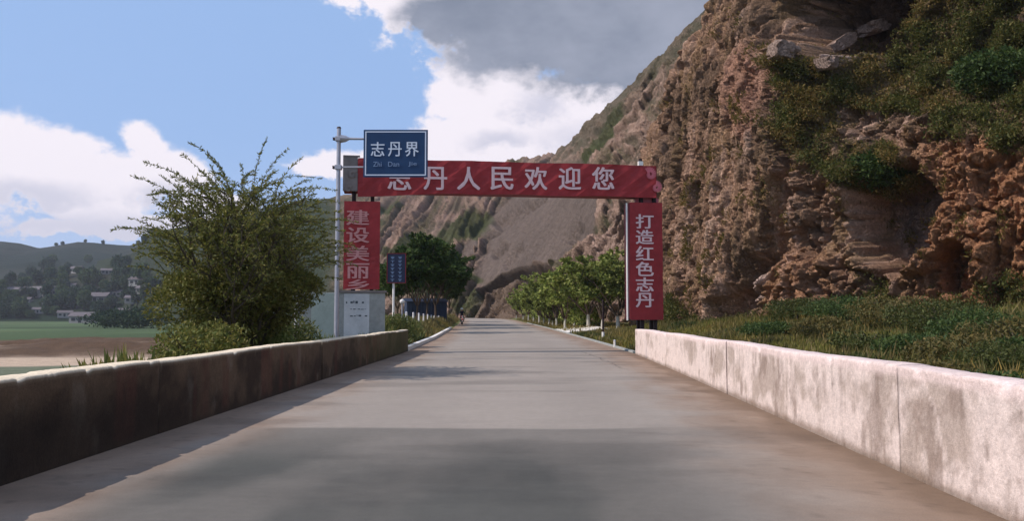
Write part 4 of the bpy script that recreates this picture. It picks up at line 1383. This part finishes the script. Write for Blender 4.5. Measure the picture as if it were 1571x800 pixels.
hp = house_proto(); first = True
hs = [(52, 452, 1.5, 'pale house with wide front on the left part of the village slope'), (84, 452, 1.5, 'pale house just right of the wide one on the village slope'), (150, 463, 1.6, 'long pale house in the middle of the far slope'),
      (128, 489, 1.4, 'bright white house lowest at the edge of the green field'), (196, 483, 1.1, 'small white house near the right end of the village'), (28, 472, 1.0, 'small house low on the left of the village'),
      (76, 472, .9, 'small pale house between trees low on the slope'), (20, 448, 1.0, 'small house highest at the left edge of the village'), (214, 435, 1.2, 'pale house high on the slope beside the big tree'), (222, 447, 1.0, 'second house high on the slope beside the big tree'),
      (118, 416, 1.1, 'lone pale house above the village trees'), (165, 418, .9, 'small house up the slope right of the lone one'), (60, 478, .8, 'tiny house at the foot of the slope'), (100, 484, .9, 'white shed at the edge of the green field'), (140, 448, 1.0, 'pale house above the long house in mid slope'),
      (178, 452, .9, 'pale house right of the long house'), (205, 462, 1.0, 'pale house low and right on the village slope'), (108, 440, .8, 'small pale house just above the thickest trees'), (40, 462, .8, 'small house under the wide pale house')]
for (px, py, s, lab) in hs:
    x, y, z = place_far(px, py + 3) if py < 485 else (ray(px, py)[0] * 560, 560, float(groundZ(np.array([ray(px, py)[0] * 560.]), np.array([560.]))[0]))
    o = hp if first else copy_tree(hp); first = False
    o.location = (x, y, z + .3); o.scale = (s,) * 3; o.rotation_euler = (0, 0, rr.uniform(-.4, .4))
    tag(o, lab, 'house', 'houses of the far village')
# hedge line and mound in the field
for k, (px, Y, r, h) in enumerate([(170, 330, 5, 6), (196, 300, 14, 6.5), (215, 310, 9, 7)]):
    x = ray(px, 500)[0] * Y
    bush('bush', x, Y, r, h, 2500, 1.1, FD, ['small dark bush standing in the green field', 'wide dark thicket in the green field left of the tree', 'dark thicket nearest the big tree in the field'][k], 'bush', seed=600 + k, mat='leaf_far')


# ------------------------------------------------------------------ welcome gate
def build_gate():
    A = Vector((at(527, 250, 31.8)[0], 31.8, 0)); B = Vector((at(1016, 250, 33.5)[0], 33.5, 0))
    c = (A + B) / 2; L_ = (B - A).length; h = L_ / 2
    rz = math.atan2(B.y - A.y, B.x - A.x)
    g = empty('welcome_gate', (c.x, c.y, 0), rz)
    tag(g, 'red welcome gate of two columns and a crossbeam spanning the road', 'gate')
    cr, sr = math.cos(rz), math.sin(rz)

    def loc(px, py, yl=0.0):
        """point of the gate's plane (local y = yl) seen at a photo pixel"""
        a, b = ray(px, py)
        # world = c + x*(cr,sr) + yl*(-sr,cr); a*Y = X
        # c.x + x*cr - yl*sr = a*(c.y + x*sr + yl*cr)
        x = (a * (c.y + yl * cr) - c.x + yl * sr) / (cr - a * sr)
        Y = c.y + x * sr + yl * cr
        return x, CAMZ + b * Y
    D = .85
    z1 = loc(785, 249)[1]; z0 = loc(785, 299)[1]
    xl = loc(527, 275)[0]; xr = loc(1008, 275)[0]
    # crossbeam: steel box faced with the printed banner
    MB().box(xl, xr, .03, D, z0 + .03, z1 - .02).build('crossbeam', M['red_dark'], g, .01)
    x_b0 = loc(549, 275)[0]
    n = 40; top = []; bot = []
    xb1 = loc(1006, 275)[0]
    for k in range(n + 1):
        f = k / n; x = x_b0 + (xb1 - x_b0) * f
        sag = .18 * max(0, 1 - f / .32) + .015 * math.sin(f * 21)
        bot.append((x, z0 - sag)); top.append((x, z1 + .01 * math.sin(f * 17 + 1)))
    ban = MB()
    vs = []; fs = []
    for k in range(n + 1):
        for j in range(7):
            t_ = j / 6
            z = bot[k][1] + (top[k][1] - bot[k][1]) * t_
            y = -.03 + .020 * math.sin(k * .9 + j * .8) + .014 * math.sin(k * 2.3 - j * 1.7) + .010 * math.sin(k * .37)
            vs.append((top[k][0], y, z))
    for k in range(n):
        for j in range(6):
            a = k * 7 + j; fs.append((a, a + 7, a + 8, a + 1))
    o = len(vs)
    ban.add(vs, fs)
    vs2 = [(x, .028, z) for (x, y, z) in vs]
    ban.add(vs2, [f[::-1] for f in fs])
    edge = []
    for k in range(n):
        for j in (0, 6):
            a, b = k * 7 + j, (k + 1) * 7 + j; edge.append((a, b, b + o, a + o))
    ban.f += edge
    banner = ban.build('banner', M['red'], g)
    for p_ in banner.data.polygons: p_.use_smooth = False
    # bare board and ornament at the left end
    MB().box(xl - .02, x_b0 - .01, -.03, .03, z0 + .02, z1 + .05).build('end_board', M['grey_conc'], g)
    MB().box(xl - .02, loc(552, 270)[0], -.05, .10, z1 + .052, z1 + .10).build('coping', M['grey_conc'], g)

    def spiral(cx, cz, r, turns, start, w, parent, mat, y=-.055, sgn=1):
        mb = MB(); N_ = 22; pts = []
        for k in range(N_ + 1):
            f = k / N_; a = start + sgn * f * turns * 2 * math.pi; rr_ = r * (1 - .75 * f)
            pts.append((cx + math.cos(a) * rr_, cz + math.sin(a) * rr_, w * (1 - .45 * f)))
        for k in range(N_):
            (xa, za, wa), (xb, zb, wb) = pts[k], pts[k + 1]
            dx, dz = xb - xa, zb - za; l_ = math.hypot(dx, dz) or 1; nx, nz = -dz / l_, dx / l_
            yy = y - .0004 * k
            mb.add([(xa - nx * wa, yy, za - nz * wa), (xa + nx * wa, yy, za + nz * wa), (xb + nx * wb, yy, zb + nz * wb), (xb - nx * wb, yy, zb - nz * wb),
                    (xa - nx * wa, yy + .02, za - nz * wa), (xa + nx * wa, yy + .02, za + nz * wa), (xb + nx * wb, yy + .02, zb + nz * wb), (xb - nx * wb, yy + .02, zb - nz * wb)],
                   [(0, 1, 2, 3), (7, 6, 5, 4), (0, 4, 5, 1), (3, 2, 6, 7)])
        mb.build('cloud_ornament', mat, parent)
    p = loc(997, 268); spiral(p[0], p[1], .20, 1.1, 2.4, .10, g, M['pink'], sgn=-1)
    p = loc(1006, 288); spiral(p[0], p[1], .17, 1.1, 1.6, .09, g, M['pink'], sgn=-1, y=-.08)
    p = loc(541, 268); spiral(p[0], p[1], .16, 1.0, .6, .07, g, M['grey_conc'], y=-.06)
    p = loc(535, 290); spiral(p[0], p[1], .13, 1.0, .6, .06, g, M['grey_conc'], y=-.06)
    # lettering of the beam
    for ch, px in zip('志丹人民欢迎您', [613, 668, 719, 770, 822, 874, 925]):
        x, z = loc(px, 274, -.05)
        put_glyph(ch, x, -.075, z, .84, .86, M['letter'], banner, bold=.02)
    # columns
    for side, (a0, a1, y0, y1) in (('l', (528, 582, 309, 443)), ('r', (966, 1018, 311, 490))):
        xa, zt = loc(a0, y0); xb, zb = loc(a1, y1)
        mid = loc((a0 + a1) / 2, y0)[1]; zt = mid; zb = loc((a0 + a1) / 2, y1)[1]
        MB().box(xa, xb, .06, D - .05, zb, zt).build('column', M['red_dark'], g, .012)
        w = xb - xa; nn = 16; mb = MB(); vs = []; fs = []
        for i in range(5):
            for j in range(nn + 1):
                vs.append((xa + w * i / 4, .022 + .016 * math.sin(j * .8 + i), zb - .03 + (zt - zb + .03) * j / nn))
        for i in range(4):
            for j in range(nn):
                a = i * (nn + 1) + j; fs.append((a, a + nn + 1, a + nn + 2, a + 1))
        mb.add(vs, fs); bb = mb.build('column_banner', M['red'], g)
        # legs: steel posts from the ground through the column to the beam
        for fx in ((.26, .78) if side == 'l' else (.40, .80)):
            for yy in (.16, D - .2):
                lx = xa + w * fx
                MB().box(lx - .065, lx + .065, yy, yy + .13, -.3, z0 + .05).build('leg', M['steel_dark'], g)
        if side == 'l':
            chars = '建设美丽乡'; ys = [334, 361, 389, 416, 437]; mt = M['letter_faded']; cx = 549; hh = .54; ww = .82
        else:
            chars = '打造红色志丹'; ys = [340, 364, 389, 413, 437, 461]; mt = M['letter']; cx = 989; hh = .53; ww = .70
        for ch, py in zip(chars, ys):
            x, z = loc(cx, py, 0)
            put_glyph(ch, x, -.012, z, hh if ch != '乡' else .36, ww, mt, bb, bold=.022)
    # pink cladding strips between column top and beam
    xa = loc(975, 305)[0]; xb = loc(1014, 305)[0]
    MB().box(xa + .1, xb, .3, .5, loc(990, 309)[1], z0 + .02).build('cladding_strip', M['pink'], g)
    # slim white pipe at the inner edge of the right column
    x, _ = loc(962, 400); MB().tube([(x, .0, loc(962, 492)[1]), (x, .0, loc(962, 312)[1])], .035, 8).build('pipe', M['white_paint'], g)
    x, z = loc(983, 244); MB().box(x - .09, x + .09, -.02, .12, z1 + .0, z1 + .16).build('lamp_housing', M['white_paint'], g)
    MB().tube([(x, .05, z1 + .16), (x, .05, z1 + .26)], .07, 8).build('lamp_cap', M['steel_dark'], g)
    # plinth wall below the left column
    q = empty('notice_wall', (c.x, c.y, 0), rz); tag(q, 'grey plastered notice wall with painted panels below the left gate column', 'wall')
    xa, zt = loc(457, 449, -.25); xb, _ = loc(591, 449, -.25)
    MB().box(xa, xb, -.25, .03, -.6, zt).build('wall', M['plaster'], q, .01)
    MB().box(loc(520, 440, -.3)[0], xb + .05, -.31, .05, zt + .002, zt + .07).build('coping', M['grey_conc'], q)
    MB().box(loc(478, 440, -.3)[0], loc(518, 440, -.3)[0], -.275, -.252, .45, zt - .02).build('panel', M['panel_green'], q)
    pn = MB().box(loc(528, 440, -.3)[0], loc(567, 440, -.3)[0], -.275, -.252, .45, zt - .04).build('panel', M['panel_white'], q)
    pn['label'] = 'white panel with rows of faded dark writing'
    mb = MB(); r2 = random.Random(4)
    xa = loc(531, 440, -.3)[0]; xb2 = loc(564, 440, -.3)[0]
    for row, (zz, hh) in enumerate([(zt - .40, .11), (zt - .62, .05), (zt - .86, .06)]):
        x = xa + (.15 * (row > 0))
        while x < xb2 - .05:
            w = r2.uniform(.03, .10)
            if r2.random() < .8: mb.box(x, x + w, -.281, -.277, zz + r2.uniform(0, .03), zz + hh * r2.uniform(.6, 1.1))
            x += w + r2.uniform(.015, .04)
    mb.build('writing', M['ink'], pn)['kind'] = 'stuff'
    return g


build_gate()


# ------------------------------------------------------------------ blue place-name sign on its pole
def build_sign():
    Y = 27.0
    x0, _, zt = at(520, 197, Y)
    g0 = float(groundZ(np.array([x0]), np.array([Y]))[0])
    r = empty('place_name_sign', (x0, Y, g0)); tag(r, 'blue place name sign with white border held out from a tall grey pole', 'road sign')
    zt -= g0
    MB().tube([(0, 0, -.3), (0, 0, zt * .55), (0, 0, zt)], [.075, .07, .062], 12).build('pole', M['galv'], r)
    MB().tube([(0, 0, zt), (0, 0, zt + .05)], [.075, .05], 10).build('pole_cap', M['steel_dark'], r)

    def wl(px, py):
        X, _, Z = at(px, py, Y - .12); return X - x0, Z - g0
    for (px, py) in ((520, 212), (520, 256)):
        a, z = wl(px, py)
        cl = MB().box(-.10, .10, -.10, .10, z - .07, z + .07).build('clamp', M['galv'], r, .01)
        MB().tube([(-.10, 0, z), (-.17, 0, z), (-.17, 0, z - .03)], [.05, .06, .03], 8).build('bolt', M['steel_dark'], cl)
    z = wl(540, 212)[1]; xe = wl(560, 212)[0]; zb = wl(540, 256)[1]
    MB().tube([(.06, -.02, z), (.22, -.02, z), (.34, -.04, z), (xe + .4, -.06, z - .02)], [.13, .10, .04, .032], 8).build('arm', M['galv'], r)
    MB().tube([(.06, -.02, zb), (xe + .4, -.06, zb)], .028, 8).build('arm', M['galv'], r)
    xa, za = wl(558, 199); xb, zb2 = wl(656, 272)
    y0 = -.12
    pn = MB().box(xa, xb, y0, y0 + .04, zb2, za).build('sign_panel', M['blue'], r, .006)
    t_ = .035; i = .05
    MB().box(xa + i, xb - i, y0 - .006, y0 - .001, za - i - t_, za - i).box(xa + i, xb - i, y0 - .006, y0 - .001, zb2 + i, zb2 + i + t_)\
        .box(xa + i, xa + i + t_, y0 - .006, y0 - .001, zb2 + i + t_, za - i - t_).box(xb - i - t_, xb - i, y0 - .006, y0 - .001, zb2 + i + t_, za - i - t_).build('border', M['sign_white'], pn)
    for ch, px in zip('志丹界', (579.5, 606, 632)):
        x, z = wl(px, 229); put_glyph(ch, x, y0 - .008, z, .44, .42, M['sign_white'], pn, bold=.012)
    for w_, px, ww in (('Zhi', 579, .26), ('Dan', 604, .34), ('Jie', 633, .26)):
        x, z = wl(px, 252); put_glyph(w_, x, y0 - .008, z, .15, ww, M['sign_dim'], pn, name='word', bold=.004)


build_sign()


def build_small_sign():
    Y = 45.0
    x0 = at(604, 430, Y)[0]; g0 = float(groundZ(np.array([x0]), np.array([Y]))[0])
    r = empty('direction_board', (x0, Y, g0)); tag(r, 'small navy board with two columns of white writing on a white post', 'sign')
    wl = lambda px, py: (at(px, py, Y)[0] - x0, at(px, py, Y)[2] - g0)
    MB().tube([(0, 0, -.3), (0, 0, wl(604, 400)[1])], .06, 10).build('post', M['white_paint'], r)
    xa, za = wl(595, 390); xb, zb = wl(622, 434)
    p = MB().box(xa, xb, -.10, -.05, zb, za).build('board', M['navy'], r, .006)
    MB().box(xa - .03, xa, -.11, -.04, zb - .03, za + .03).box(xb, xb + .03, -.11, -.04, zb - .03, za + .03).box(xa, xb, -.11, -.04, za, za + .03).box(xa, xb, -.11, -.04, zb - .03, zb).build('frame', M['red_dark'], p)
    mb = MB(); rr2 = random.Random(2)
    for cx in (xa + .26, xb - .27):
        z = za - .14
        while z > zb + .1:
            mb.box(cx - .09, cx + .09, -.106, -.102, z - .025, z); mb.box(cx - rr2.uniform(.02, .08), cx + rr2.uniform(.03, .08), -.106, -.102, z - .09, z - .055)
            mb.box(cx - .012, cx + .012, -.106, -.102, z - .13, z - .002)
            z -= .19
    mb.build('writing', M['sign_dim'], p)['kind'] = 'stuff'


build_small_sign()


def post(name, px, pt, Y, r, mat, label, cat, group=None, cap=None, pb=None):
    x, _, zt = at(px, pt, Y); g0 = float(groundZ(np.array([x]), np.array([Y]))[0])
    o = empty(name, (x, Y, g0)); tag(o, label, cat, group)
    zt = max(zt - g0, .3)
    MB().tube([(0, 0, -.2), (0, 0, zt)], [r, r * .9], 8).build('shaft', mat, o)
    if cap == 'ball':
        bm = bmesh.new(); bmesh.ops.create_uvsphere(bm, u_segments=12, v_segments=8, radius=.13)
        me = bpy.data.meshes.new('globe'); bm.to_mesh(me); bm.free()
        b = link('globe', me, M['white_paint'], o, True); b.location = (0, 0, zt + .1)
    elif cap:
        MB().tube([(0, 0, zt), (0, 0, zt + .05)], [r * 1.3, r * .6], 8).build('cap', cap, o)
    return o


post('bollard_lamp', 617, 466, 47, .04, M['galv'], 'slim post with a round white globe right of the navy board', 'lamp', cap='ball')
post('marker_post', 454, 455, 31.0, .06, M['white_paint'], 'white post left of the grey notice wall', 'post', cap=M['galv'])
post('marker_post', 943, 524, 37.5, .05, M['white_paint'], 'short white marker stump on the right road edge before the wall end', 'post', cap=M['galv'])
o = post('marker_post', 925, 462, 48, .055, M['steel_dark'], 'dark thin post with a pale foot on the right verge', 'post', cap=M['steel_dark'])
MB().tube([(0, 0, -.1), (0, 0, .45)], .075, 8).build('foot', M['white_paint'], o)
nm = ['nearest', 'second', 'third', 'fourth', 'fifth', 'sixth', 'seventh', 'eighth', 'farthest']
for i in range(9):
    Y = 49 + i * 4.6
    px = 785.5 + F * (float(roadL(Y)) - 1.55) / Y
    post('fence_post', px, 480 + i * .9, Y, .06, M['white_paint'], nm[i] + ' white post in the row along the left road edge', 'post', 'white posts along the left road edge', cap=M['galv'])

# kerbs
def kerb(name, side, y0, y1, label, w=.22, h=.14):
    ys = np.arange(y0, y1, 1.0)
    mb = MB()
    for a, b in zip(ys[:-1], ys[1:]):
        xs = []
        for y in (a, b):
            e = float(roadL(y)) if side < 0 else float(roadR(y))
            xs.append((e - w, e) if side < 0 else (e, e + w))
        za, zb = float(roadZ(a)), float(roadZ(b))
        v = [(xs[0][0], a, za - .1), (xs[0][1], a, za - .1), (xs[1][1], b, zb - .1), (xs[1][0], b, zb - .1), (xs[0][0], a, za + h), (xs[0][1], a, za + h), (xs[1][1], b, zb + h), (xs[1][0], b, zb + h)]
        mb.add(v, [(0, 3, 2, 1), (4, 5, 6, 7), (0, 1, 5, 4), (1, 2, 6, 5), (2, 3, 7, 6), (3, 0, 4, 7)])
    tag(mb.build(name, M['white_paint'] if side < 0 else M['plaster']), label, kind='structure')


kerb('kerb', -1, 34.6, 76, 'whitish kerb stones along the left road edge beyond the wall')
kerb('kerb', 1, 32.4, 110, 'low pale kerb along the right road edge beyond the wall', .14, .06)
# side apron slab on the right
mb = MB(); ya, yb = 62, 72
mb.add([(float(roadR(ya)) + .14, ya, .22), (float(roadR(ya)) + 3.2, ya + 1, .50), (float(roadR(yb)) + 3.2, yb, .62), (float(roadR(yb)) + .14, yb, .32),
        (float(roadR(ya)) + .14, ya, -.2), (float(roadR(ya)) + 3.2, ya + 1, -.2), (float(roadR(yb)) + 3.2, yb, -.2), (float(roadR(yb)) + .14, yb, -.2)],
       [(0, 1, 2, 3), (7, 6, 5, 4), (0, 4, 5, 1), (1, 5, 6, 2), (2, 6, 7, 3), (3, 7, 4, 0)])
tag(mb.build('side_apron', M['white_paint']), 'pale concrete apron joining the road on the right beyond the gate', kind='structure')


# blue sheet shed behind the posts
def build_shed():
    Y = 92.0
    x0, _, _ = at(655, 480, Y); g0 = float(groundZ(np.array([x0]), np.array([Y]))[0])
    r = empty('blue_shed', (x0, Y, g0), .25); tag(r, 'low blue sheet metal shed under the dark trees on the left', 'shed')
    mb = MB(); w = 2.1
    n = 24
    out = []
    for k in range(n + 1):
        out.append((-w + 2 * w * k / n, (-.03 if k % 2 else 0)))
    for k in range(n):
        (xa, ya), (xb, yb_) = out[k], out[k + 1]
        mb.add([(xa, ya, -.3), (xb, yb_, -.3), (xb, yb_, 1.7), (xa, ya, 1.7), (xa, 1.9, -.3), (xb, 1.9, -.3), (xb, 1.9, 1.7), (xa, 1.9, 1.7)], [(0, 1, 2, 3), (7, 6, 5, 4), (3, 2, 6, 7)] + ([(0, 3, 7, 4)] if k == 0 else []) + ([(1, 5, 6, 2)] if k == n - 1 else []))
    mb.build('wall', M['blue_sheet'], r)
    MB().add([(-w - .15, -.25, 1.70), (w + .15, -.25, 1.70), (w + .15, 2.1, 2.05), (-w - .15, 2.1, 2.05), (-w - .15, -.25, 1.76), (w + .15, -.25, 1.76), (w + .15, 2.1, 2.11), (-w - .15, 2.1, 2.11)],
             [(0, 3, 2, 1), (4, 5, 6, 7), (0, 1, 5, 4), (1, 2, 6, 5), (2, 3, 7, 6), (3, 0, 4, 7)]).build('roof', M['blue_sheet'], r)


build_shed()


# ------------------------------------------------------------------ motorcyclist
def build_bike():
    Y = 98.0
    x = at(701, 490, Y)[0]; z = float(roadZ(Y)) + .004
    x = max(x, float(roadL(Y)) + .5)
    r = empty('motorcycle', (x, Y, z), math.radians(8)); tag(r, 'small motorcycle coming along the left edge of the road', 'motorcycle')
    for yy in (-.62, .62):
        w = MB(); N_ = 20
        pts = [(0, yy + math.cos(2 * math.pi * k / N_) * .27, .31 + math.sin(2 * math.pi * k / N_) * .27) for k in range(N_ + 1)]
        wh = w.tube(pts, .05, 6, cap=False).build('wheel', M['black'], r)
        s = MB()
        for k in range(6):
            a = k * math.pi / 3; s.tube([(0, yy, .31), (0, yy + math.cos(a) * .25, .31 + math.sin(a) * .25)], .01, 4)
        s.tube([(-.08, yy, .31), (.08, yy, .31)], .05, 8).build('rim', M['galv'], wh)
    MB().tube([(0, -.62, .31), (0, -.42, .75), (0, -.36, 1.0)], [.04, .035, .03], 6).build('fork', M['galv'], r)
    MB().tube([(0, -.36, .85), (0, -.2, .45), (0, .1, .38), (0, .62, .31)], [.04, .1, .12, .04], 8).build('frame', M['steel_dark'], r)
    MB().tube([(0, -.38, .84), (0, -.2, .86), (0, .05, .78)], [.05, .15, .08], 10).build('fuel_tank', M['bike_red'], r)
    MB().tube([(0, .02, .78), (0, .3, .80), (0, .66, .86)], [.09, .13, .07], 8).build('seat', M['black'], r)
    MB().tube([(-.36, -.25, 1.06), (-.12, -.36, 1.02), (.12, -.36, 1.02), (.36, -.25, 1.06)], .02, 6).build('handlebar', M['steel_dark'], r)
    MB().tube([(0, -.5, .88), (0, -.4, .88)], [.10, .08], 10).build('headlight', M['white_paint'], r)
    MB().tube([(0, -.9, .5), (0, -.74, .62), (0, -.5, .64), (0, -.34, .5)], [.05, .07, .07, .05], 8).build('fender', M['bike_red'], r)
    # rider: one skinned body
    J = {'pel': ((0, .22, .92), .16), 'sp': ((0, .17, 1.14), .15), 'ch': ((0, .10, 1.36), .18), 'nk': ((0, .07, 1.52), .065), 'hd': ((0, .04, 1.62), .10), 'ht': ((0, .04, 1.73), .085),
         'sl': ((-.20, .08, 1.42), .07), 'el': ((-.34, -.04, 1.20), .048), 'wl': ((-.33, -.22, 1.10), .036), 'hl': ((-.32, -.29, 1.08), .04),
         'sr': ((.20, .08, 1.42), .07), 'er': ((.34, -.04, 1.20), .048), 'wr': ((.33, -.22, 1.10), .036), 'hr': ((.32, -.29, 1.08), .04),
         'pl': ((-.13, .14, .90), .10), 'kl': ((-.22, -.24, .78), .075), 'al': ((-.18, .0, .36), .05), 'fl': ((-.18, -.14, .31), .045),
         'pr': ((.13, .14, .90), .10), 'kr': ((.22, -.24, .78), .075), 'ar': ((.18, .0, .36), .05), 'fr': ((.18, -.14, .31), .045)}
    E = [('pel', 'sp'), ('sp', 'ch'), ('ch', 'nk'), ('nk', 'hd'), ('hd', 'ht'), ('ch', 'sl'), ('sl', 'el'), ('el', 'wl'), ('wl', 'hl'), ('ch', 'sr'), ('sr', 'er'), ('er', 'wr'), ('wr', 'hr'),
         ('pel', 'pl'), ('pl', 'kl'), ('kl', 'al'), ('al', 'fl'), ('pel', 'pr'), ('pr', 'kr'), ('kr', 'ar'), ('ar', 'fr')]
    names = list(J); me = bpy.data.meshes.new('person')
    me.from_pydata([J[k][0] for k in names], [(names.index(a), names.index(b)) for a, b in E], [])
    ob = bpy.data.objects.new('tmp', me); COL.objects.link(ob)
    md = ob.modifiers.new('s', 'SKIN')
    sv = me.skin_vertices[0].data if len(me.skin_vertices) else None
    if sv is None:
        bm = bmesh.new(); bm.from_mesh(me); bm.verts.layers.skin.verify(); bm.to_mesh(me); bm.free(); sv = me.skin_vertices[0].data
    for i, k in enumerate(names): sv[i].radius = (J[k][1], J[k][1]); sv[i].use_root = (k == 'pel')
    sb = ob.modifiers.new('u', 'SUBSURF'); sb.levels = 1
    dg_ = bpy.context.evaluated_depsgraph_get(); dg_.update()
    bm_ = bpy.data.meshes.new_from_object(ob.evaluated_get(dg_)); bpy.data.objects.remove(ob)
    p = link('person', bm_, None, None, True)
    bm_.materials.clear()
    for k in ('jacket', 'trousers', 'skin'): bm_.materials.append(M[k])
    for f in bm_.polygons:
        zc = f.center.z
        f.material_index = 2 if (zc > 1.5 or (zc < 1.13 and f.center.y < -.2 and abs(f.center.x) > .26 and zc > 1.0)) else (1 if zc < .96 else 0)
    p.location = (x, Y, z); p.rotation_euler = (0, 0, math.radians(8))
    tag(p, 'person in a dark jacket riding the motorcycle on the left road edge', 'person')
    bm = bmesh.new(); bmesh.ops.create_uvsphere(bm, u_segments=14, v_segments=10, radius=.145)
    for v in bm.verts:
        v.co.y *= 1.1
        if v.co.z < -.05: v.co.z = -.05
    h = bpy.data.meshes.new('helmet'); bm.to_mesh(h); bm.free()
    ho = link('helmet', h, M['helmet'], p, True); ho.location = (0, .05, 1.70)


build_bike()


# ------------------------------------------------------------------ the hazy air of the valley
hm = MB().box(-2450, 2450, -90, 2600, -40, 190).mesh('haze')
mh = bpy.data.materials.new('haze'); mh.use_nodes = True; th_ = mh.node_tree; th_.nodes.clear()
vo = th_.nodes.new('ShaderNodeVolumePrincipled'); vo.inputs['Density'].default_value = HAZE
vo.inputs['Color'].default_value = (.86, .90, 1, 1); vo.inputs['Anisotropy'].default_value = .3
oo = th_.nodes.new('ShaderNodeOutputMaterial'); th_.links.new(vo.outputs[0], oo.inputs['Volume'])
tag(link('haze', hm, mh), 'thin bluish haze in the valley air', kind='stuff')
